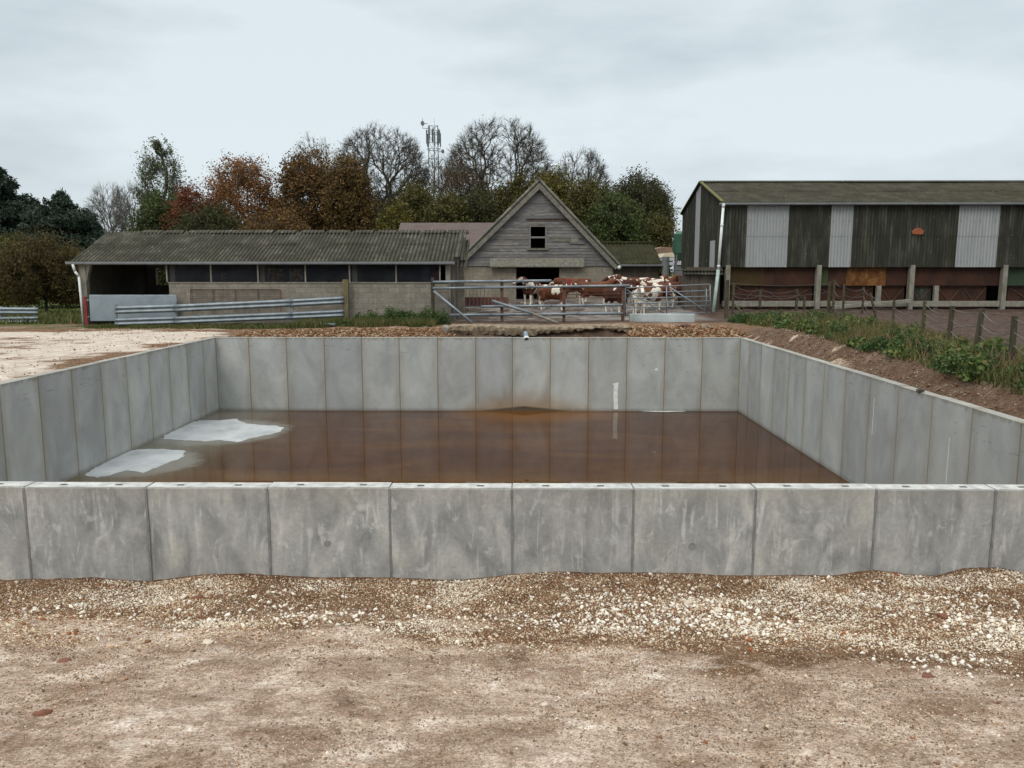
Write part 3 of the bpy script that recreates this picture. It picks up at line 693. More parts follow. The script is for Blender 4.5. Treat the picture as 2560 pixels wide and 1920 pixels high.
rock('chalk_stone', 1488, 1300, .045, M['stonebig'], 'large white chalk lump in the middle of the rubble patch right of centre', seed=6)
rock('chalk_stone', 1552, 1318, .04, M['stonebig'], 'white chalk lump at the right edge of the central rubble patch', seed=7)
rock('chalk_stone', 1612, 1252, .035, M['stonebig'], 'cream stone close under the fifth clear panel joint', -.82, seed=8)
rock('chalk_stone', 448, 1392, .04, M['stonebig'], 'pale stone on the chalk surface below and left of the first rubble patch', -.55, seed=9)
rock('earth_clod', 2035, 1325, .05, M['clod'], 'dark brown clod among the stones at the right', -.75, squash=.5, seed=10)
rock('chalk_stone', 1175, 1513, .022, M['stonebig'], 'small cream stone alone on the smooth ground near bottom centre', -.3, seed=11)
rock('earth_clod', 2005, 1462, .05, M['clod'], 'flat terracotta clod on the brown ground at the lower right', -.45, squash=.25, seed=12)

# ------------------------------------------------------------------ leaves, grass, weeds
def leaf_cards(P, size, mat, name, parent=None, flat=0.0, aspect=.7):
    n = len(P); u = RNG.normal(size=(n,3)); u /= np.linalg.norm(u, axis=1)[:,None]
    w = RNG.normal(size=(n,3)); w[:,2] += 0; w -= (w*u).sum(1)[:,None]*u; w /= np.linalg.norm(w, axis=1)[:,None]
    s = (np.asarray(size)*RNG.uniform(.6,1.3,n))[:,None]
    a = P - u*s*.5; b_ = P + w*s*aspect*.5; c = P + u*s*.5; d = P - w*s*aspect*.5
    V = np.stack([a,b_,c,d],1).reshape(-1,3); F = np.arange(4*n).reshape(-1,4)
    return npmesh(name, V, F, mat, parent)
def blades(xs, ys, hgt, mat, name, label, cat='grass', lean=.35, wdt=.012):
    n = len(xs); z = h(xs, ys); a = RNG.uniform(0,2*PI,n); hh = hgt*RNG.uniform(.5,1.2,n); L = RNG.normal(0, lean, (n,2))*hh[:,None]
    c, s = np.cos(a)*wdt, np.sin(a)*wdt; base = np.stack([xs,ys,z-.01],1)
    p0 = base + np.stack([c,s,0*c],1); p1 = base - np.stack([c,s,0*c],1)
    m_ = base + np.concatenate([L*.35, (hh*.6)[:,None]],1); tp = base + np.concatenate([L, hh[:,None]],1)
    q0 = m_ + np.stack([c,s,0*c],1)*.6; q1 = m_ - np.stack([c,s,0*c],1)*.6
    V = np.stack([p0,p1,q1,q0,tp],1).reshape(-1,3); i = np.arange(n)[:,None]*5
    F = np.concatenate([i+np.array([[0,1,2]]), i+np.array([[0,2,3]]), i+np.array([[3,2,4]])]); o = npmesh(name, V, F, mat)
    return tag(o, label, cat, kind='stuff')
M['grass'] = m_leaf('grass_blades', [(.03,.04,.012),(.055,.075,.02),(.10,.11,.035),(.18,.14,.06)], trans=.2, scale=.8)
M['weed'] = m_leaf('weed_leaves', [(.018,.032,.011),(.032,.064,.018),(.055,.10,.028),(.10,.12,.04)], trans=.2, scale=1.2)
n = 26000; xs = RNG.uniform(-17.5, -4, n); ys = RNG.uniform(31.3, 33.8, n); k = RNG.uniform(0,1,n) < ss(.3,.55, fbm(xs*.8, ys*1.2, 3)) * (.35 + .65*ss(31.2,32.2,ys)); blades(xs[k], ys[k], .16, M['grass'], 'grass', 'short rough grass along the foot of the crash barrier')
n = 9000; xs = RNG.uniform(-9, -3.3, n); ys = RNG.uniform(30.6, 33.4, n); k = fbm(xs, ys, 5) > .45; blades(xs[k], ys[k], .34, M['grass'], 'tall_grass', 'tall grass growing between the barrier post and the pipe fence')
n = 16000; xs = RNG.uniform(8.7, 12.2, n); ys = RNG.uniform(9.5, 26, n); k = (xs > 8.9 + .05*(ys-10)) & (fbm(xs*1.2, ys*.8, 8) > .42); blades(xs[k], ys[k], .2, M['grass'], 'bank_grass', 'green grass on the bank under the wire fence')
n = 9000; xs = RNG.uniform(-40, -18, n); ys = RNG.uniform(35, 44, n); blades(xs, ys, .3, M['grass'], 'verge_grass', 'long grass under the bushy tree left of the shed', wdt=.03)
M['weed1'] = M['weed']; M['weed2'] = m_leaf('dock_leaves', [(.03,.05,.015),(.06,.10,.025),(.10,.14,.04),(.16,.15,.05)], trans=.2, scale=1.5); M['deadstem'] = simple('dead_stem', (.12,.075,.04), (.22,.15,.08), 5)
def weeds(clumps, name, label, size=.07, per=420):
    PP = []
    for (x, y, r, hg) in clumps:
        m = int(per * r * hg * 9); q = RNG.normal(size=(m,3)); q /= np.linalg.norm(q,axis=1)[:,None]; q *= RNG.uniform(.35,1,(m,1))**.5
        q[:,0] *= r; q[:,1] *= r; q[:,2] = np.abs(q[:,2])*hg*RNG.uniform(.7,1.15,m)
        q[:,:2] += RNG.normal(0, .05, (m,2)); q += np.array([x, y, H(x, y)]); PP.append(q)
    return tag(leaf_cards(np.concatenate(PP), size, M['weed'], name), label, 'weeds', kind='stuff')
cl = []
inner = lambda y: np.interp(y, [9,12,15,20,26,30,35], [8.15,8.2,8.25,8.45,8.8,8.8,8.9])
outer = lambda y: np.interp(y, [9,12,15,19,23,28,32,35], [8.9,9.2,9.6,10.1,11.2,12.4,11.6,9.6])
cl2 = []
for k in range(150):
    y = 9.5 + 25.2*(k/149)**1.15; f = random.random()**1.2; x = inner(y) + (outer(y)-inner(y))*f
    if mnoise.noise(Vector((x*.9, y*.45, 4))) < -.22: continue
    (cl if random.random() < .6 else cl2).append((x, y, random.uniform(.14,.42), random.uniform(.08,.5)))
for k in range(12): cl.append((random.uniform(9.0, 12.5), random.uniform(29, 33.5), random.uniform(.3,.6), random.uniform(.3,.5)))
weeds(cl, 'nettles', 'dark green nettles and brambles along the wire fence on the bank', .065)
M['weed'] = M['weed2']; weeds(cl2, 'docks', 'paler broad-leaved weeds mixed among the nettles on the bank', .11, per=200)
n = 20000; ys = RNG.uniform(9.3, 34, n); xs = inner(ys) - .12 + (outer(ys)-inner(ys)+.6)*RNG.uniform(0,1,n); k = fbm(xs*1.4, ys*.7, 18) > .40
blades(xs[k], ys[k], .24, M['grass'], 'rough_grass', 'rough mixed grass between the weeds on the right-hand bank')
n = 1600; ys = RNG.uniform(10, 34, n); xs = inner(ys) + (outer(ys)-inner(ys))*RNG.uniform(0,1,n); blades(xs, ys, .5, M['deadstem'], 'dead_stems', 'dry brown stems standing among the bank weeds', wdt=.006)
M['weed'] = M['weed1']
weeds([(AX(px, 32.6), 32.6 + random.uniform(-.4,.4), random.uniform(.3,.5), random.uniform(.35,.75)) for px in (770,800,822,845,862,885,905,925,940,955,840,900,870)], 'weed_patch', 'tall green weeds in front of the block wall beside the pipe fence')
weeds([(AX(px, 31.9), 31.8, random.uniform(.2,.4), random.uniform(.12,.3)) for px in (640,680,700,720,745,760,610,560)], 'low_weeds', 'low weeds at the foot of the barrier end post', per=300)

# ------------------------------------------------------------------ trees
def tree_wood(attr, trunk_pts, step, infl, kill, seed, iters=120, momentum=.6, up=.08):
    rng = np.random.default_rng(seed); nodes = [np.array(p, float) for p in trunk_pts]; par = [-1] + list(range(len(nodes)-1))
    N = np.array(nodes); D = np.vstack([np.array([[0,0,1.]]), np.diff(N, axis=0)]); D /= np.linalg.norm(D,axis=1)[:,None]
    A_ = attr.copy(); dd = np.linalg.norm(A_[:,None]-N[None], axis=2); near = dd.argmin(1); dist = dd.min(1); alive = np.ones(len(A_), bool)
    par = list(par)
    for it in range(iters):
        act = alive & (dist < infl)
        if not act.any():
            if alive.any(): act = alive & (dist <= dist[alive].min() + .01)
            else: break
        ids = near[act]; vec = A_[act] - N[ids]; vec /= np.linalg.norm(vec,axis=1)[:,None]+1e-9
        acc = np.zeros((len(N),3)); np.add.at(acc, ids, vec); u = np.unique(ids); a = acc[u]; a /= np.linalg.norm(a,axis=1)[:,None]+1e-9
        d = a + momentum*D[u] + np.array([0,0,up]) + rng.normal(0,.12,(len(u),3)); d /= np.linalg.norm(d,axis=1)[:,None]
        new = N[u] + d*step; s0 = len(N); N = np.vstack([N,new]); D = np.vstack([D,d]); par += list(u)
        nd = np.linalg.norm(A_[:,None]-new[None],axis=2); j = nd.argmin(1); m = nd.min(1); b = m < dist; near[b] = s0 + j[b]; dist[b] = m[b]
        alive &= dist > kill
        if not alive.any() or len(N) > 7000: break
    par = np.array(par); n = len(N); e = 2.35; acc = np.zeros(n); kids = np.zeros(n,int)
    for i in range(1,n): kids[par[i]] += 1
    for i in range(n-1,-1,-1):
        if kids[i] == 0: acc[i] = 1.0
        if par[i] >= 0: acc[par[i]] += acc[i]
    return N, par, D, acc**(1/e), kids
def fan_wood(tips, trunk_pts, seed):
    rng = np.random.default_rng(seed); N = [np.array(p, float) for p in trunk_pts]; par = [-1] + list(range(len(N)-1))
    stack = [(len(N)-1, np.array([0,0,1.]), tips, 0)]
    while stack:
        i, d0, T, dep = stack.pop(); p = N[i]; c = T.mean(0)
        if len(T) == 1: q = T[0]
        else:
            f = rng.uniform(.20,.34) if dep < 5 else rng.uniform(.28,.5); q = p + (c-p)*f
        L = np.linalg.norm(q-p)+1e-6; cp = p + d0*L*.45; q = q + rng.normal(0,.04*L,3); prev = i; ns = 3 if dep < 6 else 2
        for k in range(1, ns+1):
            t = k/ns; pt = (1-t)**2*p + 2*t*(1-t)*cp + t*t*q + (rng.normal(0,.035*L,3) if k < ns else 0)
            N.append(pt); par.append(prev); prev = len(N)-1
        dd = q-cp; dd /= np.linalg.norm(dd)+1e-9
        if len(T) > 1:
            X = T - c; u, s_, vt = np.linalg.svd(X, full_matrices=False); ax = vt[0] + rng.normal(0,.25,3); pr = X@ax; o_ = np.argsort(pr)
            m = max(1, min(len(T)-1, int(len(T)*rng.uniform(.36,.64)))); stack.append((prev, dd, T[o_[:m]], dep+1)); stack.append((prev, dd, T[o_[m:]], dep+1))
    N = np.array(N); par = np.array(par); n = len(N); acc = np.zeros(n); kids = np.zeros(n, int)
    for i in range(1, n): kids[par[i]] += 1
    for i in range(n-1, -1, -1):
        if kids[i] == 0: acc[i] = 1
        if par[i] >= 0: acc[par[i]] += acc[i]
    D = np.zeros((n,3)); D[0] = (0,0,1); D[1:] = N[1:]-N[par[1:]]; D /= np.linalg.norm(D,axis=1)[:,None]+1e-9
    # pipe radius: accumulated tip count along the chain counts once
    return N, par, D, acc**(1/2.3), kids
def prisms(P, Q, r1, r2, n=3):
    d = Q-P; L = np.linalg.norm(d,axis=1)[:,None]+1e-9; d = d/L
    ref = np.where(np.abs(d[:,2:3])>.9, np.array([[1.,0,0]]), np.array([[0,0,1.]])); u = np.cross(d,ref); u /= np.linalg.norm(u,axis=1)[:,None]+1e-9; w = np.cross(d,u)
    R1 = []; R2 = []
    for k in range(n):
        a = 2*PI*k/n; o = u*math.cos(a)+w*math.sin(a); R1.append(P+o*r1[:,None]); R2.append(Q+o*r2[:,None])
    V = np.stack(R1+R2,1).reshape(-1,3); i = (np.arange(len(P))*2*n)[:,None,None]
    f = np.array([[k,(k+1)%n,n+(k+1)%n,n+k] for k in range(n)])[None]; return V, (f+i).reshape(-1,4)
def make_tree(name, label, cat, px, top, hw, Y, kind, leafmat, barkmat, seed, group='trees behind the farm buildings', crown_bot=None, leaves=3000, lsize=.3, tw=3, tipr=.022, twl=.9, natt=420, flatness=1.0, gz=.1, skirt=True):
    if kind == 'dense': leaves = int(leaves*4.6); lsize *= .80; tw += 1; natt = int(natt*1.3)
    if kind in ('semi','upright'): leaves *= 2; lsize *= .75; natt = int(natt*1.3); tw += 1
    if kind == 'bare': natt = int(natt*1.45); tipr *= .78; twl *= .85
    rng = np.random.default_rng(seed)
    b0 = A(px, 600, Y); x0 = b0.x; zt = A(px, top, Y).z; Rr = (A(px+hw, 600, Y).x - x0); Ht = zt - gz
    cb = .3*Ht if crown_bot is None else max(.4, A(px, crown_bot, Y).z - gz)
    root = thing(name, label, cat, (x0, Y, gz), 0, group)
    # attractors inside an uneven dome
    q = rng.normal(size=(natt*6,3)); q /= np.linalg.norm(q,axis=1)[:,None]; rad = rng.uniform(.12,1,(len(q),1))**(1/2.6)
    zc = cb + (Ht-cb)*(.42 if kind != 'bare' else .36)
    lump = 1 + .16*np.array([mnoise.noise(Vector(v)*1.8 + Vector((seed,0,0))) for v in q])[:,None]
    q = q*rad*lump; up = q[:,2] > 0
    P = np.stack([q[:,0]*Rr, q[:,1]*Rr, zc + np.where(up, q[:,2]*(Ht-zc), q[:,2]*(zc-cb))], 1)
    if kind == 'upright': P[:,:2] *= .85
    if kind == 'bare':   Rr *= 1.13
    if kind == 'bare':   # vase-shaped crown: ascending limbs, domed top
        zf = max(.2*Ht, min(cb*.8, .3*Ht)); zm = zf + (Ht-zf)*.52; n_ = natt*5
        zz = rng.uniform(zf, Ht, n_); an = rng.uniform(0, 2*PI, n_)
        lim = np.where(zz < zm, ((zz-zf)/(zm-zf))**.8, np.sqrt(np.clip(1-((zz-zm)/(Ht-zm))**2, 0, 1)))
        lm = 1 + .07*np.array([mnoise.noise(Vector((math.cos(a_)*1.6+seed, math.sin(a_)*1.6, z_*.35))) for a_, z_ in zip(an, zz)])
        rd = lim*lm*Rr*rng.uniform(.0,1,n_)**.2; P = np.stack([np.cos(an)*rd, np.sin(an)*rd, zz], 1)
        keep_ = rng.uniform(0,1,n_) < (.25 + .75*np.clip(rd/(Rr*.8),0,1))*lim.clip(.25,1); P = P[keep_]; cb = zf
    P = P[(P[:,2] > cb*.9)][:natt]
    th = max(.3*Ht, cb*.75) if kind in ('bare',) else max(.12*Ht, cb*.7)
    th = min(th, (.2 if kind == 'bare' else .42)*Ht); step = max(.26, Rr/(18 if kind == 'bare' else 13))
    nt_ = max(2,int(th/step)); tp = [(.06*math.sin(k*.8+seed)*Rr*.15, 0, th*k/nt_) for k in range(nt_+1)]
    if kind == 'bare': N, par, D, rr, kids = fan_wood(P, tp, seed)
    else: N, par, D, rr, kids = tree_wood(P, tp, step, Rr*.8, step*1.4, seed, momentum=.9 if kind=='bare' else .5, up=.14 if kind=='bare' else .08)
    i = np.arange(1,len(N)); j = par[i]; r = rr*tipr
    big = r[i] > tipr*2.5
    V1,F1 = prisms(N[j[big]], N[i[big]], r[j[big]]*.5+r[i[big]]*.5, r[i[big]], 6)
    V2,F2 = prisms(N[j[~big]], N[i[~big]], r[i[~big]]*1.05, r[i[~big]], 3)
    # twigs
    src = np.where(rr < (1.5 if kind == 'bare' else 3.2))[0]; src = np.repeat(src, tw + (1 if kind == 'bare' else 0)); d = D[src] + rng.normal(0,.38 if kind=='bare' else .45,(len(src),3)) + np.array([0,0,.15]); d /= np.linalg.norm(d,axis=1)[:,None]
    L = twl*rng.uniform(.4,1.2,len(src)); T = N[src] + d*L[:,None]; V3,F3 = prisms(N[src], T, np.full(len(src),tipr*.6), np.full(len(src),tipr*.25), 3)
    n1, n2 = len(V1), len(V2); VV = np.concatenate([V1,V2,V3]); FF = np.concatenate([F1,F2+n1,F3+n1+n2])
    npmesh('trunk', VV, FF, barkmat, root)
    if leaves:
        src2 = np.where(N[:,2] > cb*.8)[0]; pool = np.concatenate([T, N[src2[rr[src2] < 5]]]) if len(src2) else T
        LP = pool[rng.integers(0,len(pool),leaves*2)] + rng.normal(0, .28 if kind in ('bare','semi','upright') else .38, (leaves*2,3))
        dn = np.array([mnoise.noise(Vector(p)*(.9/Rr*3) + Vector((seed*3.3,0,0))) for p in LP]); LP = LP[dn > (-.22 if kind=='dense' else -.02)][:leaves]
        if kind == 'dense' and skirt: # foliage skirt down to the ground, uneven
            m = leaves//3; an = rng.uniform(0,2*PI,m); rd = Rr*rng.uniform(.3,.95,m); zz = rng.uniform(.2, max(cb*1.3,1.5), m)
            LP = np.concatenate([LP, np.stack([np.cos(an)*rd, np.sin(an)*rd, zz],1)])
        leaf_cards(LP, lsize, leafmat, 'crown', root)
    return root
LM = {  # distant leaf colours lightened to stand in for haze
 'green': m_leaf('leaf_ivy_green', [(0.030,0.042,0.016),(0.055,0.074,0.023),(0.091,0.108,0.033)]),
 'grey_green': m_leaf('leaf_grey_green', [(0.055,0.069,0.036),(0.091,0.113,0.055),(0.149,0.171,0.084)]),
 'red': m_leaf('leaf_red', [(.06,.024,.015),(.13,.045,.022),(.20,.075,.032)]),
 'orange': m_leaf('leaf_orange', [(.085,.045,.02),(.19,.085,.03),(.29,.14,.05)]),
 'brown': m_leaf('leaf_brown', [(0.048,0.033,0.017),(0.106,0.065,0.026),(0.193,0.103,0.033)]),
 'brown2': m_leaf('leaf_rusty', [(.05,.036,.016),(.10,.065,.022),(.18,.105,.034)]),
 'olive': m_leaf('leaf_olive', [(0.036,0.036,0.014),(0.069,0.066,0.021),(0.127,0.106,0.030)]),
 'yellow': m_leaf('leaf_yellow_green', [(.045,.046,.014),(.09,.085,.02),(.17,.14,.028)]),
 'dark': m_leaf('leaf_dark', [(0.024,0.027,0.013),(0.045,0.048,0.018),(0.076,0.074,0.024)]),
 'needle': m_leaf('needles', [(0.016,0.027,0.020),(0.026,0.043,0.030),(0.045,0.066,0.042)], trans=.1),
 'shrub': m_leaf('leaf_shrub', [(.022,.018,.008),(.048,.036,.014),(.085,.058,.018),(.07,.066,.018)]),
 'bud': m_leaf('leaf_sparse_brown', [(0.076,0.048,0.030),(0.135,0.084,0.048)]),
}
BK, BP = M['bark'], M['bark_pale']
make_tree('bare_tree','thin pale bare tree standing in the gap behind the left end of the shed roof','tree',245,398,42,92,'bare',LM['bud'],BP,1,crown_bot=500,leaves=0,natt=260,tipr=.022)
make_tree('bare_tree','thin pale bare tree partly behind the tall ivy-clad tree','tree',300,392,42,96,'bare',LM['bud'],BP,2,crown_bot=510,leaves=0,natt=260,tipr=.022)
make_tree('tall_tree','tall narrow tree with sparse grey-green leaves left of the orange trees','tree',357,320,56,94,'upright',LM['grey_green'],BK,3,crown_bot=480,leaves=3200,lsize=.28,natt=380)
make_tree('bushy_tree','low dark green bushy tree under the tall narrow tree','tree',352,425,50,88,'dense',LM['green'],BK,4,leaves=4200,natt=200)
make_tree('maple_tree','deep red autumn tree, the smallest and reddest of the row','tree',430,402,50,86,'dense',LM['red'],BK,5,leaves=4200,natt=220,lsize=.26)
make_tree('maple_tree','bright orange autumn tree with a rounded twiggy crown','tree',532,340,76,90,'dense',LM['orange'],BK,6,leaves=5200,natt=420,lsize=.26)
make_tree('birch_tree','pale wispy tree rising behind the brown tree left of the big bare dome','tree',686,287,46,112,'bare',LM['grey_green'],BP,7,crown_bot=430,leaves=900,natt=300,lsize=.22)
make_tree('broad_tree','broad brown-olive tree beside the bright orange tree','tree',678,338,68,90,'dense',LM['brown'],BK,8,leaves=7500,natt=380)
make_tree('broad_tree','rusty brown tree just left of the big bare dome-shaped tree','tree',757,345,48,87,'dense',LM['brown2'],BK,9,leaves=5500,natt=280)
make_tree('dome_tree','large bare tree with a smooth dome of fine twigs left of the mast','tree',828,271,90,96,'bare',LM['bud'],BK,10,crown_bot=400,leaves=700,natt=900,lsize=.16,tw=4,tipr=.024)
make_tree('bushy_tree','small yellow-leaved bush below the big bare tree','tree',853,448,30,82,'dense',LM['yellow'],BK,11,leaves=2200,natt=120)
make_tree('bushy_tree','olive green bushy tree left of the foot of the mast','tree',900,408,52,88,'dense',LM['olive'],BK,12,leaves=4800,natt=240)
make_tree('slender_tree','slender half-bare tree directly behind the mast','tree',948,335,44,104,'bare',LM['bud'],BK,13,crown_bot=450,leaves=500,natt=320,lsize=.2)
make_tree('dome_tree','largest bare tree, wide spreading crown right of the mast','tree',1078,254,102,98,'bare',LM['bud'],BK,14,crown_bot=400,leaves=1100,natt=1000,lsize=.16,tw=4,tipr=.025)
make_tree('slender_tree','dark half-bare tree between the mast and the largest bare tree','tree',1000,352,58,93,'semi',LM['brown'],BK,15,crown_bot=440,leaves=1600,natt=380,lsize=.2)
make_tree('bushy_tree','dark olive tree under the largest bare tree','tree',1035,420,66,86,'dense',LM['dark'],BK,16,leaves=5200,natt=240)
make_tree('bushy_tree','dull green bushy tree between the mast foot and the plum roof','tree',965,432,48,84,'dense',LM['olive'],BK,17,leaves=4200,natt=200)
make_tree('broad_tree','brown-olive tree showing left of the gable peak','tree',1118,385,48,88,'dense',LM['olive'],BK,18,leaves=4800,natt=240)
make_tree('broad_tree','yellow-green tree showing just right of the gable peak','tree',1192,375,56,90,'dense',LM['yellow'],BK,19,leaves=5200,natt=280)
make_tree('dome_tree','smallest of the three bare trees, right of the gable peak','tree',1252,322,58,97,'bare',LM['bud'],BK,20,crown_bot=420,leaves=700,natt=520,lsize=.17,tw=4)
make_tree('broad_tree','dark olive tree below the smallest bare tree','tree',1268,398,56,87,'dense',LM['olive'],BK,21,leaves=6000,natt=260)
make_tree('broad_tree','dark tree with a twiggy rounded top at the right end of the row','tree',1372,377,68,92,'dense',LM['dark'],BK,22,leaves=5600,natt=480,lsize=.26)
make_tree('broad_tree','dense dark green tree above the mossy roof','tree',1325,428,62,84,'dense',LM['green'],BK,23,leaves=6000,natt=260)
make_tree('bushy_tree','low green bush at the right end of the row beside the green hopper','tree',1412,470,36,86,'dense',LM['olive'],BK,24,leaves=3600,natt=160)
make_tree('hedge_tree','low dark tree behind the left part of the shed roof','tree',455,455,70,80,'dense',LM['dark'],BK,25,leaves=4200,natt=200)
make_tree('hedge_tree','low brown tree behind the middle of the shed roof','tree',600,465,75,80,'dense',LM['brown'],BK,26,leaves=4200,natt=200)
make_tree('shrub_tree','bushy brown and yellow small tree with a short trunk left of the shed','tree',95,528,88,44,'dense',LM['shrub'],BK,27,'trees left of the shed',crown_bot=650,leaves=9000,natt=420,lsize=.13,tipr=.012,twl=.5,gz=-.1,skirt=False)
make_tree('shrub_tree','olive shrub at the left edge behind the bushy small tree','tree',12,535,62,50,'dense',LM['yellow'],BK,28,'trees left of the shed',leaves=6000,natt=220,lsize=.16,tipr=.012,gz=-.1)
make_tree('shrub_tree','dark shrub between the small tree and the shed end','tree',170,590,48,52,'dense',LM['brown'],BK,29,'trees left of the shed',leaves=5500,natt=200,lsize=.15,tipr=.012,gz=-.1)
make_tree('bushy_tree','olive bushy tree directly behind the trunk of the left dome tree','tree',812,418,46,100,'dense',LM['olive'],BK,31,leaves=3200,natt=160)
make_tree('bushy_tree','brown bushy tree filling the gap right of the rusty brown tree','tree',862,430,44,103,'dense',LM['brown'],BK,32,leaves=3200,natt=160)
make_tree('bushy_tree','dark bushy tree behind the foot of the largest bare tree','tree',1088,412,46,104,'dense',LM['dark'],BK,33,leaves=3200,natt=160)
make_tree('bushy_tree','olive-brown tree behind the dark twiggy tree at the right end of the row','tree',1405,405,50,100,'dense',LM['olive'],BK,34,leaves=3800,natt=200)
make_tree('bushy_tree','brown bushy tree in the gap between the orange and the broad brown tree','tree',612,430,34,98,'dense',LM['brown'],BK,35,leaves=2600,natt=130)
def conifer(px, top, hw, Y, seed, label, nb=150):
    rng = np.random.default_rng(seed); b0 = A(px, 600, Y); zt = A(px, top, Y).z; Rr = A(px+hw,600,Y).x - b0.x
    root = thing('conifer_tree', label, 'tree', (b0.x, Y, 0), 0, 'trees left of the shed')
    b = MB(); b.tube((0,0,0), (.2,0,zt*.97), Rr*.06, .04, 8); b.build('trunk', BK, root)
    P = []; Pa = []; Qa = []
    for k in range(nb):
        f = (k/nb)**.9; z = zt*(.06+.92*f); L = Rr*(1-f)**.85*rng.uniform(.35,1.45)+.2; an = rng.uniform(0,2*PI); d = np.array([math.cos(an), math.sin(an), 0])
        a = np.array([.2*f,0,z]); n = int(110*L); t = rng.uniform(.1,1,n); rise = rng.uniform(.15,.5)
        pts = a + d*(t*L)[:,None]; pts[:,2] += rise*t*L - .12*t*t*L; side = np.array([-d[1], d[0], 0])
        pts += side*(rng.normal(0,.20,n)*L*(.4+.6*t)*.8)[:,None]; pts[:,2] += rng.normal(-.08,.14,n); P.append(pts)
        Pa.append(a); e = a + d*L; e[2] += (rise-.12)*L; Qa.append(e)
    V1,F1 = prisms(np.array(Pa), np.array(Qa), np.full(nb,.05), np.full(nb,.015), 3); npmesh('branches', V1, F1, BK, root)
    leaf_cards(np.concatenate(P), .42, LM['needle'], 'crown', root, aspect=.28)
conifer(12, 356, 125, 72, 3, 'tallest dark conifer at the left edge of the photo', 240)
conifer(140, 412, 122, 66, 4, 'spreading dark conifer behind the small brown tree', 240)
conifer(85, 430, 95, 78, 5, 'lower dark conifer in the dip between the two bigger ones', 200)
conifer(190, 452, 70, 70, 8, 'lowest dark conifer, reaching the left end of the shed roof', 170)
conifer(-70, 380, 90, 74, 6, 'dark conifer cut off by the left edge', 150)

# ------------------------------------------------------------------ phone mast
Ym = 125; pm = A(936, 262, Ym); xm = pm.x; zt = pm.z
mast = thing('telecom_mast', 'tall steel lattice mast carrying panel antennas and dishes among the trees', 'mast', (xm, Ym, .1))
legs = [(-.85, -.5), (.85, -.5), (0, .95)]
for lx, ly in legs:
    b = MB(); b.tube((lx*1.15, ly*1.15, 0), (lx, ly, zt-.8), .10, .08, 8); b.build('leg', M['mast'], mast)
b = MB(); z = 1.0; k = 0
while z < zt - 2:
    for q in range(3):
        p, r_ = legs[q], legs[(q+1)%3]; b.tube((p[0],p[1],z), (r_[0],r_[1],z+1.2), .03, .03, 4); b.tube((p[0],p[1],z+1.2), (r_[0],r_[1],z+1.2), .03, .03, 4)
    z += 1.2
b.build('bracing', M['mast'], mast)
b = MB()
for zz in (zt-4.2, zt-1.6):
    for k in range(12):
        a1, a2 = 2*PI*k/12, 2*PI*(k+1)/12; b.tube((1.25*math.cos(a1),1.25*math.sin(a1),zz), (1.25*math.cos(a2),1.25*math.sin(a2),zz), .04,.04,4)
    for lx, ly in legs: b.tube((lx,ly,zz), (lx*1.4,ly*1.4,zz), .04,.04,4)
b.build('head_frame', M['mast'], mast)
for k in range(8):
    a = 2*PI*(k+.3)/8; cxx, cyy = 1.3*math.cos(a), 1.3*math.sin(a); b = MB(); z0 = zt - 2.9 + (k%3)*.4
    b.box((cxx-.14,cyy-.07,z0-.9), (cxx+.14,cyy+.07,z0+1.1), Matrix.Rotation(a+PI/2,3,'Z')); b.tube((cxx*.93,cyy*.93,z0-1.3), (cxx*.93,cyy*.93,z0+1.3), .035,.035,5); b.build('panel_antenna', M['mast'], mast)
mast.scale = (.82,.82,1)
for dx, dz, rr in ((-1.9,zt-.5,.34),(1.75,zt-4.6,.3),(1.35,zt-7.0,.34),(-1.2,zt-7.4,.24)):
    b = MB(); b.tube((dx,-.9,dz), (dx,-.55,dz), rr, rr, 14); b.tube((dx,-.6,dz), (dx*.55,-.3,dz), .05,.05,5); b.build('dish', M['mast'], mast)
b = MB(); b.tube((-1.9,-.6,zt-1.2), (-1.9,-.6,zt+.3), .04,.04,5); b.tube((-1.9,-.6,zt-1.2), (-.85,-.5,zt-1.2), .04,.04,5); b.tube((.2,0,zt-1),(.2,0,zt+.4),.03,.02,5); b.build('aerial_pole', M['mast'], mast)

# ------------------------------------------------------------------ long open shed
YS = 34.0; Ez = AZ(562, YS); X0 = AX(163, YS); X1 = AX(983, YS); RYs = YS + 3.1; Rz = AZ(503, RYs)
shed = thing('cattle_shed', 'long low open-fronted shed with corrugated grey roof and half-height block wall', 'shed', (0, YS, 0))
def sh(b, name, mat, par=shed, Y=YS, **k):
    o = b.build(name, mat, par, **k)
    if par.type == 'EMPTY': o.location = (0 - par.location.x, -par.location.y, -par.location.z)
    return o
def slope_sheet(mb, xa, xb, ya, za, yb, zb, pitch, amp, nv=8, jit=.012):
    v = Vector((0, yb-ya, zb-za)); L = v.length; nrm = Vector((0, -(zb-za), yb-ya)).normalized()
    if nrm.z < 0: nrm = -nrm
    mb.corr((xa, ya, za), (1,0,0), v, nrm, xb-xa, L, pitch, amp, .01, nv, 6, lambda a, b_: jit*math.sin(a*37+b_*5)*.6 + jit*math.sin(a*11.0))
ov = .25; sl = (Rz-Ez)/(RYs-YS)
b = MB(); slope_sheet(b, X0, X1, YS-ov, Ez-ov*sl+.04, YS+1.75, Ez+1.75*sl+.04, .17, .034, 4); slope_sheet(b, X0-.01, X1+.01, YS+1.6, Ez+1.6*sl+.058, RYs, Rz+.058, .17, .034, 4); roof = sh(b, 'roof', M['roof_shed'])
b = MB(); slope_sheet(b, X0, X1, RYs, Rz+.04, RYs+3.3, Ez-.05, .17, .034, 4); sh(b, 'roof', M['roof_shed'])
b = MB(); x = AX(333, RYs) - .3
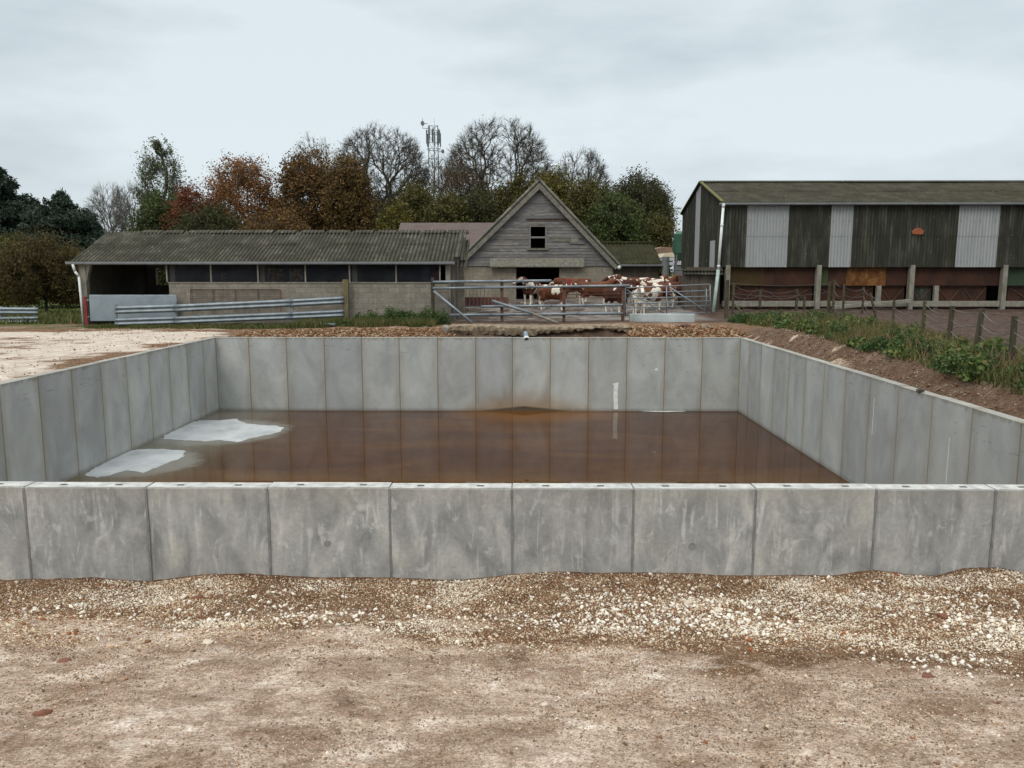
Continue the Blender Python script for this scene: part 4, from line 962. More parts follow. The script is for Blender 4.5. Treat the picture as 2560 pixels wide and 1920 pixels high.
while x < X1 - .2:
    w = random.uniform(.85,1.0); b.prism([(RYs-.30,Rz-.03+.0),(RYs-.28,Rz+.02),(RYs,Rz+.135),(RYs+.3,Rz+.0),(RYs+.28,Rz-.04),(RYs,Rz+.10)], x, x+w, 'x'); x += w + random.uniform(.02,.30)
sh(b, 'ridge_capping', M['roof_shed'])
b = MB(); zg = Ez - .12
pr = [(YS-ov-.13, zg+.06), (YS-ov-.13, zg-.03), (YS-ov-.09, zg-.07), (YS-ov-.01, zg-.07), (YS-ov+.02, zg-.03), (YS-ov+.02, zg+.06)]
b.prism(pr, X0-.15, X1+.02, 'x'); sh(b, 'gutter', M['gutter'])
b = MB(); b.box((X0+.05, YS-.06, zg-.02), (X1-.05, YS+.04, Ez-.06)); sh(b, 'eaves_beam', M['post_wood'])
b = MB(); p1 = Vector((AX(160,YS-.4), YS-.38, zg-.05)); b.tube(p1, p1+Vector((.05,.05,-.3)), .055,.055,10); b.tube(p1+Vector((.05,.05,-.3)), p1+Vector((.16,.12,-.5)), .055,.055,10)
pb = A(181, 706, YS-.2); b.tube(p1+Vector((.16,.12,-.5)), pb, .05,.045,10); sh(b, 'downpipe', M['pvc'], smooth=True)
# posts
gz_ = -.25
def cpost(x, w=.2, d=.2, zt_=None, mat=M['conc_post'], yy=YS): 
    b = MB(); b.box((x-w/2, yy-d/2, gz_), (x+w/2, yy+d/2, zt_ or Ez-.06)); return sh(b, 'post', mat, bevel=.01)
cpost(AX(184, YS), .26, .26)
b = MB(); xx = AX(184,YS); b.prism([(xx+.13, Ez-.06),(xx+.13, Ez-.95),(xx+.20, Ez-.6),(xx+.42, Ez-.06)], YS-.1, YS+.1, 'y'); sh(b, 'post_haunch', M['conc_post'])
WTs = AZ(612, YS); wx0 = AX(367, YS); wx1 = AX(968, YS)
b = MB(); b.box((wx0, YS-.09, -.2), (wx1, YS+.10, WTs)); sh(b, 'block_wall', M['block2'])
b = MB(); b.box((wx0-.02, YS-.12, WTs+.001), (wx1+.02, YS+.12, WTs+.05)); sh(b, 'wall_coping', M['conc_post'])
px_posts = [364, 459, 560, 662, 757, 857, 951]
for p_ in px_posts:
    x = AX(p_, YS); b = MB(); b.box((x-.028, YS-.115, WTs+.05), (x+.028, YS-.04, Ez-.06)); sh(b, 'mullion', M['conc_post'])
for p_ in (374, 568, 767, 968):
    b = MB(); x = AX(p_, YS); b.box((x-.1, YS-.02, -.2), (x+.1, YS+.18, Ez-.06)); sh(b, 'post', M['conc_post'])
for a_, c_ in zip(px_posts[:-1], px_posts[1:]):
    xa, xb = AX(a_, YS)+.04, AX(c_, YS)-.04; b = MB(); n = 14; top = Ez - .07; vs = []
    for k in range(n+1):
        f = k/n; sag = .05*math.sin(f*PI)+.015*math.sin(f*17); yo = .02*math.sin(f*9+a_)
        vs += [(xa+(xb-xa)*f, YS-.07+yo, WTs+.06), (xa+(xb-xa)*f, YS-.07-yo, top-sag*.3)]
    b.add(vs, [(2*k,2*k+2,2*k+3,2*k+1) for k in range(n)]); sh(b, 'netting', M['net'])
# back and end walls, interior
YB = YS + 6.2; bx0 = AX(340, YB); bx1 = AX(366, YB); zb0 = AZ(615, YB); zb1 = AZ(578, YB)
b = MB()
def wallrect(b, x0, x1, z0, z1): b.box((x0, YB-.1, z0), (x1, YB+.1, z1))
op = [(bx0, bx1, zb0, zb1), (AX(480,YB), AX(492,YB), AZ(606,YB), AZ(588,YB)), (AX(580,YB), AX(612,YB), AZ(609,YB), AZ(580,YB)), (AX(628,YB), AX(656,YB), AZ(609,YB), AZ(580,YB))]
xc = X0 + .1
for (oa, ob, oc, od) in op:
    wallrect(b, xc, oa, -.2, Ez-.1); wallrect(b, oa, ob, -.2, oc); wallrect(b, oa, ob, od, Ez-.1); xc = ob
wallrect(b, xc, X1-.1, -.2, Ez-.1); sh(b, 'back_wall', M['inner'])
b = MB(); b.prism([(YS+.15,-.2),(YB-.12,-.2),(YB-.12,Ez-.12),(RYs,Rz-.1),(YS+.15,Ez-.12)], X0+.1, X0+.25, 'x'); sh(b, 'end_wall', M['inner'])
b = MB(); b.prism([(YS+.15,-.2),(YB-.12,-.2),(YB-.12,Ez-.12),(RYs,Rz-.1),(YS+.15,Ez-.12)], X1-.2, X1-.05, 'x'); sh(b, 'end_wall', M['inner'])
for f in (.28,.5,.72):
    b = MB(); x = X0+(X1-X0)*f; b.box((x-.09,YS+3-.09,-.2),(x+.09,YS+3.09,Rz-.2)); sh(b, 'post', M['inner'])
YL = YS + .9
b = MB(); b.box((X1+.02, YL+.5, -.2), (AX(1003,YL+.5), YL+.7, Ez-.05)); sh(b, 'link_wall', M['block'])
b = MB(); slope_sheet(b, X1+.03, AX(1016,YL+2), YL-.8, Ez-.30, YL+2.0, Rz-.32, .17, .034, 3); sh(b, 'link_roof', M['roof_shed'])
b = MB(); b.bar((X1+.10,YS-.2,Ez+.12),(X1+.10,RYs,Rz+.10),.22,.03); b.bar((X1+.30,YS+.5,Ez+.0),(X1+.22,RYs-.4,Rz-.05),.2,.03); sh(b, 'flashing', M['roof_shed'])
# things inside / against the shed
def sheeted():
    r_ = thing('sheeted_gate', 'large plain galvanised sheet gate hung across the shed opening', 'gate', (AX(193,YS-.35), YS-.35, -.1))
    P = [A(193,638,YS-.35), A(381,638,YS-.35), A(383,692,YS-.35), A(196,693,YS-.35)]
    b = MB(); b.prism([(p.x, p.z) for p in P], YS-.36, YS-.345, 'y'); o = b.build('sheet', M['galv_sheet'], r_); o.location = -r_.location
    b = MB(); q = [Vector((p.x, YS-.33, p.z)) for p in P]
    for a_, c_ in zip(q, q[1:]+q[:1]): b.tube(a_, c_, .025,.025,8)
    b.tube((q[0]+q[1])/2, (q[2]+q[3])/2, .02,.02,8); o = b.build('frame', M['galv'], r_); o.location = -r_.location
    b = MB(); 
    for py in (648, 684): p = A(189,py,YS-.3); b.box((p.x-.05,p.y-.03,p.z-.03),(p.x+.1,p.y+.03,p.z+.03))
    o = b.build('hinge', M['galv'], r_); o.location = -r_.location
sheeted()
b = MB(); p = A(186, 668, YS-.3); b.box((p.x-.06, YS-.34, -.15), (p.x+.05, YS-.26, AZ(641,YS))); b.box((p.x-.10, YS-.36, -.17), (p.x+.09, YS-.24, -.13)); tag(b.build('gate_stop_post', M['red']), 'short red steel post beside the left end of the sheet gate', 'post')
b = MB()
r_ = thing('wire_hurdle', 'rusty wire mesh hurdle leaning on the block wall below the netting', 'hurdle', (AX(400,YS-.2), YS-.2, 0))
xa, xb = AX(410,YS-.2), AX(604,YS-.2); za, zb = AZ(655,YS), AZ(625,YS)
for k in range(5):
    x = xa + (xb-xa)*k/4; b = MB(); b.tube((x,YS-.22,za-.35),(x,YS-.13,zb),.016,.016,6); o = b.build('upright', M['red'] if k==4 else M['rust'], r_); o.location = -r_.location
b = MB()
for k in range(9): z = za-.2+(zb-za+.2)*k/8; b.tube((xa,YS-.2+.008*k,z),(xb,YS-.2+.008*k,z),.006 if k<8 else .016,.006 if k<8 else .016,5)
for k in range(40): x = xa+(xb-xa)*k/39; b.tube((x,YS-.2,za-.2),(x,YS-.135,zb),.003,.003,4)
o = b.build('mesh', M['rust'], r_); o.location = -r_.location
p = A(922,592,YS+1.2); t_ = thing('blue_drum', 'blue-grey barrel standing behind the netting at the right end of the shed', 'barrel', (p.x, p.y, 0))
b = MB(); b.tube((0,0,0.9),(0,0,p.z+.35),.26,.26,16); b.build('barrel_body', M['pipe_blue'], t_, True)
b = MB()
for z in (1.1,1.5,1.9): b.tube((0,0,z),(0,0,z+.03),.275,.275,16)
b.build('barrel_hoop', M['galv'], t_)
p = A(948,590,YS+1.0); t_ = thing('red_machine', 'dark red machine part seen through the netting beside the barrel', 'machine', (p.x, p.y, 0))
b = MB(); b.box((-.3,-.2,1.3),(.25,.2,1.75)); b.tube((-.1,-.25,2.0),(-.1,.2,2.0),.22,.22,14); b.build('housing', M['red'], t_, bevel=.02)
b = MB(); b.box((-.25,-.15,.0),(-.15,.15,1.3)); b.box((.1,-.15,.0),(.2,.15,1.3)); b.build('stand', M['rust'], t_)

# ------------------------------------------------------------------ crash barriers
def wbeam(mb, p, q, hgt=.31, n=14):
    p = Vector(p); q = Vector(q); prof = [(0,-.155),(.012,-.14),(.07,-.11),(.078,-.07),(.03,-.02),(.012,0),(.03,.02),(.078,.07),(.07,.11),(.012,.14),(0,.155)]
    d = (q-p).normalized(); s = Vector((d.y,-d.x,0)).normalized()
    if s.y > 0: s = -s
    rings = []
    for k in range(n+1):
        c = p.lerp(q, k/n); w = .012*math.sin(k*1.3)
        fr = [c + s*(a_+w) + Vector((0,0,b_*hgt/.31)) for a_, b_ in prof]; bk = [c + s*(a_+w-.006) + Vector((0,0,b_*hgt/.31)) for a_, b_ in reversed(prof)]
        rings.append(fr+bk)
    mb.loft(rings)
def barrier(label, secs, rails, posts, Yf):
    r_ = thing('crash_barrier', label, 'barrier', (secs[0][0], Yf, -.1))
    def put(o): o.location = -r_.location
    for (pa, pb) in rails:
        b = MB(); wbeam(b, pa, pb); put(b.build('rail', M['galv'], r_, True))
    for pt, pbm, m_, w in posts:
        b = MB(); b.bar(pbm, pt, w, w*.8, (0,1,0)); put(b.build('post', m_, r_))
Yb = 32.9
def BY(px): return 32.6 + (px-247)/500*.9
def pA(px, py): return A(px, py, BY(px))
rails = []
for (xa,ya,xb,yb) in ((250,670,378,666),(378,666,630,654.5),(630,654.5,742,648.5),(250,696,378,692),(378,692,630,682),(630,682,742,677)):
    rails.append((pA(xa,ya), pA(xb,yb)))
posts = []
for (px,t_,bm_) in ((249,657,705),(378,653,702),(631,643,698)):
    a_ = pA(px,t_); c_ = pA(px,bm_+3); a_.y += .06; c_.y += .06; posts.append((a_, c_, M['galv'], .09))
barrier('long grey two-rail corrugated crash barrier running in front of the shed to a wooden post', [(pA(249,700).x,)], rails, posts, BY(249))
p = A(748,640,33.6); b = MB(); b.box((p.x-.14,33.5,-.2),(p.x+.10,33.72,AZ(604,33.6)), Matrix.Rotation(.01,3,'Y')); tag(b.build('gate_post', M['post_lichen'], bevel=.02), 'thick lichen-yellow wooden post at the right end of the long crash barrier', 'post', None)
rails = [(A(-60,671,36), A(83,672,36)), (A(-60,693,36), A(83,691,36))]
posts = [(A(2,662,36.1), A(2,706,36.1), M['galv'], .1), (A(74,662,36.1), A(74,704,36.1), M['galv'], .1)]
barrier('short two-rail crash barrier at the far left edge under the small tree', [(A(0,700,36).x,)], rails, posts, 36)
# ------------------------------------------------------------------ gabled barn
YG = 46.0
ap = A(1165, 396, YG); el = A(985, 574, YG); er = A(1335, 577, YG); wl_, wr_ = AX(972, YG), AX(1324, YG); ZB = AZ(575, YG)
barn = thing('gabled_barn', 'old barn with grey weatherboarded gable over tan block walls and a dark doorway', 'barn', (ap.x, YG, .4))
def bn(b, name, mat, par=None, **k):
    o = b.build(name, mat, par or barn, **k)
    if par is None: o.location = -barn.location
    return o
dx0, dx1 = AX(1115,YG), AX(1208,YG); dzt = AZ(577, YG)
b = MB(); b.box((wl_,YG,0),(dx0,YG+.25,ZB)); b.box((dx1,YG,0),(wr_,YG+.25,ZB)); b.box((dx0,YG+.0,dzt),(dx1,YG+.25,ZB+.02)); bn(b, 'block_wall', M['block'])
for px0,px1,py0,py1 in ((1297,1322,578,592),(1306,1323,593,608)):
    b = MB(); b.box((AX(px0,YG),YG-.006,AZ(py1,YG)),(AX(px1,YG),YG+.01,AZ(py0,YG))); bn(b, 'pale_block', M['conc_post'])
# boards
wx0_, wx1_, wz0, wz1 = AX(1146,YG), AX(1177,YG), AZ(535,YG), AZ(491,YG)
def edge(z):
    t = (z - ZB)/(ap.z - ZB); return (wl_ + (ap.x - wl_)*t + .02, wr_ + (ap.x - wr_)*t - .02)
b = MB(); z = ZB; bh = .165; k = 0; rnd = random.Random(4)
while z < ap.z - .15:
    xa, xb = edge(z + bh*.5)
    cuts = [xa]
    while cuts[-1] < xb: cuts.append(cuts[-1] + rnd.uniform(1.3, 3.6))
    cuts[-1] = xb
    for c0, c1 in zip(cuts[:-1], cuts[1:]):
        segs = [(c0, c1)]
        if z + bh > wz0 - .02 and z < wz1 + .02:
            segs = []
            if c0 < wx0_: segs.append((c0, min(c1, wx0_)))
            if c1 > wx1_: segs.append((max(c0, wx1_), c1))
        for s0, s1 in segs:
            if s1 - s0 < .04: continue
            if rnd.random() < .03: continue
            dy = rnd.uniform(0,.014); tz = rnd.uniform(-.012,.012); g_ = rnd.uniform(.002,.012)
            y0 = YG - .045 - dy; vs = [(s0+.004,y0-.016,z+g_+tz*0),(s1-.004,y0-.016,z+g_+tz),(s1-.004,y0+.012,z+g_+tz),(s0+.004,y0+.012,z+g_),(s0+.004,y0,z+bh+.004),(s1-.004,y0,z+bh+.004+tz),(s1-.004,y0+.02,z+bh+.004+tz),(s0+.004,y0+.02,z+bh+.004)]
            b.add(vs, [(0,3,2,1),(4,5,6,7),(0,1,5,4),(1,2,6,5),(2,3,7,6),(3,0,4,7)])
    z += bh
bn(b, 'weatherboarding', M['board'])
# studs/backing behind boards
b = MB()
for side in (0,1):
    pass
b.prism([(wl_+.05,ZB+.02),(wx0_-.02,ZB+.02),(wx0_-.02,edge(0)[0]*0+min(ap.z-.1, ZB+(wx0_-wl_)/(ap.x-wl_)*(ap.z-ZB)-.1))], YG-.02, YG+.05, 'y')
b.prism([(wx1_+.02,ZB+.02),(wr_-.05,ZB+.02),(wx1_+.02,ZB+(wr_-wx1_)/(wr_-ap.x)*(ap.z-ZB)-.1)], YG-.02, YG+.05, 'y')
b.box((wx0_-.02,YG-.02,ZB+.02),(wx1_+.02,YG+.05,wz0-.02)); zt2 = ZB+(wx0_-wl_)/(ap.x-wl_)*(ap.z-ZB)-.1
b.prism([(wx0_-.02,wz1+.02),(wx1_+.02,wz1+.02),(wx1_+.02,zt2),(ap.x,ap.z-.15),(wx0_-.02,zt2)], YG-.02, YG+.05, 'y'); bn(b, 'board_backing', M['board_dark'])
# window
wf = MB(); t = .09
wf.box((wx0_-.10,YG-.10,wz0-.05),(wx0_,YG+.02,wz1+.03)); wf.box((wx1_,YG-.10,wz0-.05),(wx1_+.10,YG+.02,wz1+.03)); wf.box((wx0_-.12,YG-.105,wz1+.03),(wx1_+.12,YG+.02,wz1+.10))
wm = (wz0*.53+wz1*.47); wf.box((wx0_,YG-.07,wm-.01),(wx1_,YG-.02,wm+.09)); win = bn(wf, 'window_frame', M['board'])
b = MB(); b.box((wx0_-.2,YG-.16,wz0-.13),(wx1_+.2,YG+.0,wz0-.05)); o = b.build('sill', M['verge'], win)
# hatch patch + bare plaster
b = MB(); b.box((AX(1231,YG),YG-.095,AZ(523,YG)),(AX(1249,YG),YG-.06,AZ(508,YG))); bn(b, 'pale_patch', M['conc_post'])
b = MB(); b.box((AX(1190,YG),YG-.092,AZ(522,YG)),(AX(1229,YG),YG-.06,AZ(514,YG))); bn(b, 'pale_patch', M['verge'])
b = MB(); b.box((AX(1187,YG),YG-.11,AZ(514,YG)),(AX(1255,YG),YG-.06,AZ(511,YG)), Matrix.Rotation(.02,3,'Y')); bn(b, 'slipped_board', M['board'])
b = MB(); b.box((AX(1229,YG),YG-.12,AZ(527,YG)),(AX(1262,YG),YG-.06,AZ(523.5,YG)), Matrix.Rotation(.02,3,'Y')); bn(b, 'slipped_board', M['board'])
# door hood: sliding door rail cover
hx0, hx1 = AX(1058,YG-.3), AX(1262,YG-.3); b = MB(); zt_, zb_ = AZ(558,YG), AZ(577,YG-.35)
b.prism([(YG-.05,zt_),(YG-.12,zt_),(YG-.36,zb_+.06),(YG-.36,zb_),(YG-.30,zb_),(YG-.05,zt_-.12)], hx0, hx1, 'x'); bn(b, 'door_hood', M['verge'])
# roof
dep = 14
def rslope(name, e, sgn):
    b = MB(); n_ = Vector((ap.z-e.z, 0, abs(ap.x-e.x))).normalized(); n_.x *= -1 if sgn < 0 else 1
    a1 = Vector((ap.x,0,ap.z+.02)); e1 = Vector((e.x,0,e.z)); th = .10
    P = [(a1.x,a1.z),(e1.x,e1.z),(e1.x+n_.x*th,e1.z+n_.z*th),(a1.x,a1.z+th*1.3)]
    b.prism(P, YG-.32, YG+dep, 'y'); bn(b, name, M['roof_barn'])
    b = MB(); d = (Vector((e.x,0,e.z))-Vector((ap.x,0,ap.z))); m_ = Vector((-n_.x,0,-n_.z)); P = [(ap.x,ap.z+.0),(e.x,e.z),(e.x+m_.x*.26,e.z+m_.z*.26+.05),(ap.x,ap.z-.34)]
    b.prism(P, YG-.36, YG-.325, 'y'); bn(b, 'bargeboard', M['verge'])
    b = MB(); q0 = Vector((ap.x,YG-.32,ap.z+.16)); q1 = Vector((e.x+n_.x*.12,YG-.32,e.z+n_.z*.12)); nn = 9
    for k in range(nn): f0, f1 = k/nn, (k+1.06)/nn; b.tube(q0.lerp(q1,f0)+Vector((0,0,.0)), q0.lerp(q1,min(1.0,f1)), .085,.072,8)
    bn(b, 'verge_capping', M['verge'])
rslope('roof', el, -1); rslope('roof', er, 1)
b = MB(); b.tube((ap.x,YG-.42,ap.z+.18),(ap.x,YG+dep,ap.z+.18),.12,.12,8); bn(b, 'ridge_tile', M['board_dark'])
b = MB(); b.box((wl_+.0,YG+.25,0),(wl_+.25,YG+dep-.2,ZB)); b.box((wr_-.25,YG+.25,0),(wr_,YG+dep-.2,ZB)); b.box((wl_,YG+dep-.2,0),(wr_,YG+dep,ZB)); b.prism([(wl_,ZB),(wr_,ZB),(ap.x,ap.z)], YG+dep-.2, YG+dep, 'y'); bn(b, 'block_wall', M['inner'])
for px, py in ((984,575),(1337,577)):
    p = A(px, py, YG-.45); b = MB(); b.tube((p.x,YG-.55,p.z),(p.x,YG+dep,p.z),.09,.09,8); g_ = bn(b, 'gutter', M['gutter'])
    b = MB(); b.tube((p.x,YG-.56,p.z-.02),(p.x,YG-.68,p.z-.03),.11,.09,10); b.build('gutter_end', M['pvc'], g_, True)
# plum roofed building behind
Yp = 58; pr_ = thing('plum_roofed_building', 'low building with a dull plum tiled roof between the shed and the gabled barn', 'building', (AX(960,Yp), Yp, 0))
P = [(AX(853,Yp),AZ(530,Yp)), (AX(1200,Yp),AZ(530,Yp))]; zr_ = AZ(481, Yp+5)
b = MB(); x0_, x1_ = P[0][0], P[1][0]; xr0 = AX(868, Yp+5)
b.add([(x0_,Yp,P[0][1]),(x1_,Yp,P[0][1]),(x1_,Yp+5,zr_),(xr0,Yp+5,zr_),(x0_,Yp,P[0][1]-.12),(x1_,Yp,P[0][1]-.12),(x1_,Yp+10,P[0][1]),(x0_,Yp+10,P[0][1])],[(0,1,2,3),(0,4,5,1),(3,2,6,7),(0,3,7),(1,2,6)])
o = b.build('roof', M['roof_red'], pr_); o.location = -pr_.location
b = MB(); b.box((x0_+.3,Yp+.3,0),(x1_-.3,Yp+9.7,P[0][1]-.13)); o = b.build('brick_wall', M['brick_red'], pr_); o.location = -pr_.location
# mossy building right of the barn
Yq = 50; mq = thing('mossy_roofed_building', 'low outbuilding with a moss-covered roof and dark rendered wall right of the gabled barn', 'building', (AX(1370,Yq), Yq, 0))
x0_, x1_ = AX(1285,Yq), AX(1427,Yq); ze = AZ(570,Yq); zr_ = AZ(526,Yq+3.5)
b = MB(); slope_sheet(b, x0_, x1_, Yq-.3, ze, Yq+3.5, zr_, .25, .03, 3); slope_sheet(b, x0_, x1_, Yq+3.5, zr_, Yq+7.2, ze, .25, .03, 2); o = b.build('roof', M['moss_roof'], mq); o.location = -mq.location
b = MB(); b.tube((x0_,Yq+3.5,zr_+.02),(x1_,Yq+3.5,zr_+.02),.11,.11,8); o = b.build('ridge_tile', M['moss_roof'], mq); o.location = -mq.location
b = MB(); b.box((x0_-.5,Yq,0),(x1_-.15,Yq+7,ze-.05)); b.prism([(Yq,ze-.05),(Yq+7,ze-.05),(Yq+3.5,zr_-.06)], x1_-.4, x1_-.15, 'x'); o = b.build('wall', M['brick'], mq); o.location = -mq.location
b = MB(); b.box((x0_,Yq-.42,ze-.14),(x1_,Yq-.3,ze-.03)); o = b.build('gutter', M['gutter'], mq); o.location = -mq.location
p = A(1437,560,Yq); b = MB(); b.tube((p.x,Yq-.2,.4),(p.x,Yq-.2,p.z+.15),.22,.22,12); o = b.build('flue', M['gutter'], mq); o.location = -mq.location
# hopper on legs
Yh = 54; hp = thing('feed_hopper', 'dark green hopper on tall steel legs beside the big barn', 'hopper', (AX(1466,Yh), Yh, .4))
b = MB(); pz0, pz1 = AZ(547,Yh)-.4, AZ(506,Yh)-.4; r0 = 13*Yh*K/2000; b.tube((0,0,pz0),(0,0,pz1),r0,r0,24); b.tube((0,0,pz1),(0,0,pz1+.2),r0,.1,24); b.tube((0,0,pz0-.0),(0,0,pz0-.5),r0*.95,.2,24); b.build('drum', M['green_tank'], hp)
for sx_, sy_ in ((-.6,-.6),(.6,-.6),(-.6,.6),(.6,.6)):
    b = MB(); b.bar((sx_*r0,sy_*r0,0),(sx_*r0,sy_*r0,pz0+.3),.08,.08); b.build('leg', M['gutter'], hp)
b = MB()
for sx_ in (-.6,.6): b.bar((sx_*r0,-.6*r0,pz0*.3),(-sx_*r0,-.6*r0,pz0*.75),.04,.04)
b.build('brace', M['gutter'], hp)
b = MB()
for k in range(8): a_ = 2*PI*k/8; b.box((r0*math.cos(a_)-.03,r0*math.sin(a_)-.03,pz0),(r0*math.cos(a_)+.03,r0*math.sin(a_)+.03,pz1))
b.build('rib', M['green_tank'], hp)
# trailer & stack in the gap
Yt = 57; tr = thing('covered_trailer', 'white and cream topped farm trailer in the gap between the outbuilding and the big barn', 'trailer', (AX(1455,Yt), Yt, .4))
b = MB(); xa, xb = AX(1430,Yt)-tr.location.x, AX(1490,Yt)-tr.location.x
b.prism([(xa,AZ(556,Yt)-.4),(xa+.1,AZ(547,Yt)-.4),(xb,AZ(542,Yt)-.4),(xb,AZ(556,Yt)-.4)], 0, 2.4, 'y'); b.build('cover', M['cream'], tr)
b = MB(); b.box((xa+.1,.02,AZ(572,Yt)-.4),(xb-.1,2.3,AZ(566,Yt)-.4)); b.box((xa+.05,.0,AZ(563,Yt)-.4),(xb-.1,2.3,AZ(557,Yt)-.4)); b.build('body', M['whitec'], tr)
b = MB()
for k in range(9): x = xa+.9+k*.13; b.box((x,-.02,AZ(566,Yt)-.4),(x+.05,.06,AZ(553,Yt)-.4))
b.build('side_rail', M['red'], tr)
for wx in (xa+.6, xb-.6):
    b = MB(); b.tube((wx,.1,.45),(wx,.35,.45),.45,.45,18); w_ = b.build('wheel', M['slot'], tr); b = MB(); b.tube((wx,.08,.45),(wx,.12,.45),.22,.22,14); b.build('hub', M['whitec'], w_)
b = MB(); b.box((xa+.3,.1,.45),(xb-.3,2.2,.65)); b.box((xa+1.0,.1,.6),(xa+1.9,1.2,AZ(572,Yt)-.4)); b.build('chassis', M['gutter'], tr)
Yz = 62; b = MB(); b.prism([(AX(1423,Yz),AZ(560,Yz)),(AX(1423,Yz),AZ(536,Yz)),(AX(1427,Yz),AZ(533,Yz)),(AX(1450,Yz),AZ(534,Yz)),(AX(1453,Yz),AZ(560,Yz))], Yz, Yz+3, 'y'); tag(b.build('straw_stack', M['tan_hide']), 'brown stack showing above the covered trailer', 'straw stack')

# ------------------------------------------------------------------ big barn on the right
YR = 40.0; XB = AX(1563, YR, 437); Eb = AZ(438, YR, 1563); Zb = AZ(577, YR, 1563); RYb = 44.85; Rb = AZ(397, RYb, 1520); XE = 36; YE = 49.7; GB = .3
bb = thing('cattle_barn', 'large dark corrugated barn with pale cladding strips, open below, at the right', 'barn', (XB, YR, GB))
def bg_(b, name, mat, par=None, **k):
    o = b.build(name, mat, par or bb, **k)
    if par is None: o.location = -bb.location
    return o
strips = [(1612,1702),(1793,1841),(2068,2157)]
xcur = XB + .02; xs_ = []
for a_, c_ in strips: xs_ += [(xcur, AX(a_,YR,500), 'clad'), (AX(a_,YR,500), AX(c_,YR,500), 'clad_l')]; xcur = AX(c_,YR,500)
xs_.append((xcur, 26.2, 'clad')); xs_.append((26.2, 28.0, 'clad_l')); xs_.append((28.0, XE, 'clad'))
for a_, c_, m_ in xs_:
    b = MB(); L = Eb - .02 - Zb; h2 = L*.5
    b.corr((a_, YR-.03, Zb+h2-.05), (1,0,0), (0,0,1), (0,-1,0), c_-a_, h2+.03, .155, .026, .008, 2)
    b.corr((a_, YR-.015, Zb), (1,0,0), (0,0,1), (0,-1,0), c_-a_, h2+.03, .155, .026, .008, 2)
    bg_(b, 'pale_cladding' if m_ == 'clad_l' else 'cladding', M[m_])
sl = (Rb-Eb)/(RYb-YR); b = MB(); slope_sheet(b, XB-.12, XE, YR-.22, Eb-.22*sl+.05, YR+2.6, Eb+2.6*sl+.05, .155, .03, 3); slope_sheet(b, XB-.12, XE, YR+2.45, Eb+2.45*sl+.07, RYb, Rb+.07, .155, .03, 3); bg_(b, 'roof', M['roof_barn'])
sl2 = (Rb-5.6)/(YE-RYb); b = MB(); slope_sheet(b, XB-.12, XE, RYb, Rb+.05, YE+.2, 5.6-.2*sl2+.05, .155, .03, 3); bg_(b, 'roof', M['roof_barn'])
b = MB(); b.bar((XB-.1,YR-.22,Eb-.22*sl+.11),(XB-.1,RYb,Rb+.12),.16,.05); b.bar((XB-.1,RYb,Rb+.12),(XB-.1,YE+.2,5.65),.16,.05)
o = bg_(b, 'verge_flashing', simple('moss_verge', (.07,.07,.02), (.14,.13,.045), 4, .95, .4))
b = MB(); b.prism([(RYb-.25,Rb+.06),(RYb,Rb+.17),(RYb+.25,Rb+.06),(RYb,Rb+.12)], XB-.12, XE, 'x'); bg_(b, 'ridge_capping', M['roof_barn'])
b = MB(); zg = Eb - .05; b.prism([(YR-.35,zg+.03),(YR-.35,zg-.05),(YR-.30,zg-.09),(YR-.24,zg-.09),(YR-.2,zg-.05),(YR-.2,zg+.03)], XB-.25, XE, 'x'); bg_(b, 'gutter', M['gutter'])
# gable end cladding in vertical pieces (plane x = XB), corrugated along y
def gz_top(y): return Eb + (Rb-Eb)*(y-YR)/(RYb-YR) if y < RYb else Rb + (5.6-Rb)*(y-RYb)/(YE-RYb)
def yat(px): return (XB) / ((A(px,500,40).x)/40)
ya1, ya2 = yat(1513), yat(1503); yc1, yc2 = yat(1548), yat(1536)
b = MB(); bl = MB(); bl2 = MB(); zlow = Zb - .05; n = int((YE-YR)/.0258); prev = None
for mb_, cond in ((b, 'd'), (bl, 'l'), (bl2, 'h')):
    for k in range(n):
        y0, y1 = YR+(YE-YR)*k/n, YR+(YE-YR)*(k+1)/n; ym = (y0+y1)/2
        x0_ = XB - .03 + .026*math.sin(2*PI*y0/.155); x1_ = XB - .03 + .026*math.sin(2*PI*y1/.155)
        strip = ya1 < ym < ya2; half = yc1 < ym < yc2; zs = 3.75 if half else None
        segs = [(zlow, gz_top(ym), 'l' if strip else 'd')] if not half else [(zlow, zs, 'h'), (zs, gz_top(ym), 'd')]
        for za_, zb_, c_ in segs:
            if c_ != cond: continue
            def tz(y): return gz_top(y)-.01 if zb_ > gz_top(ym)-.01 else zb_
            mb_.add([(x0_,y0,za_),(x1_,y1,za_),(x1_,y1,tz(y1)),(x0_,y0,tz(y0)),(x0_+.01,y0,za_),(x1_+.01,y1,za_),(x1_+.01,y1,tz(y1)),(x0_+.01,y0,tz(y0))], [(0,1,2,3),(7,6,5,4),(0,4,5,1),(3,2,6,7)])
bg_(b, 'gable_cladding', M['clad']); bg_(bl, 'pale_gable_cladding', M['clad_l']); bg_(bl2, 'pale_gable_cladding', M['clad_l'])
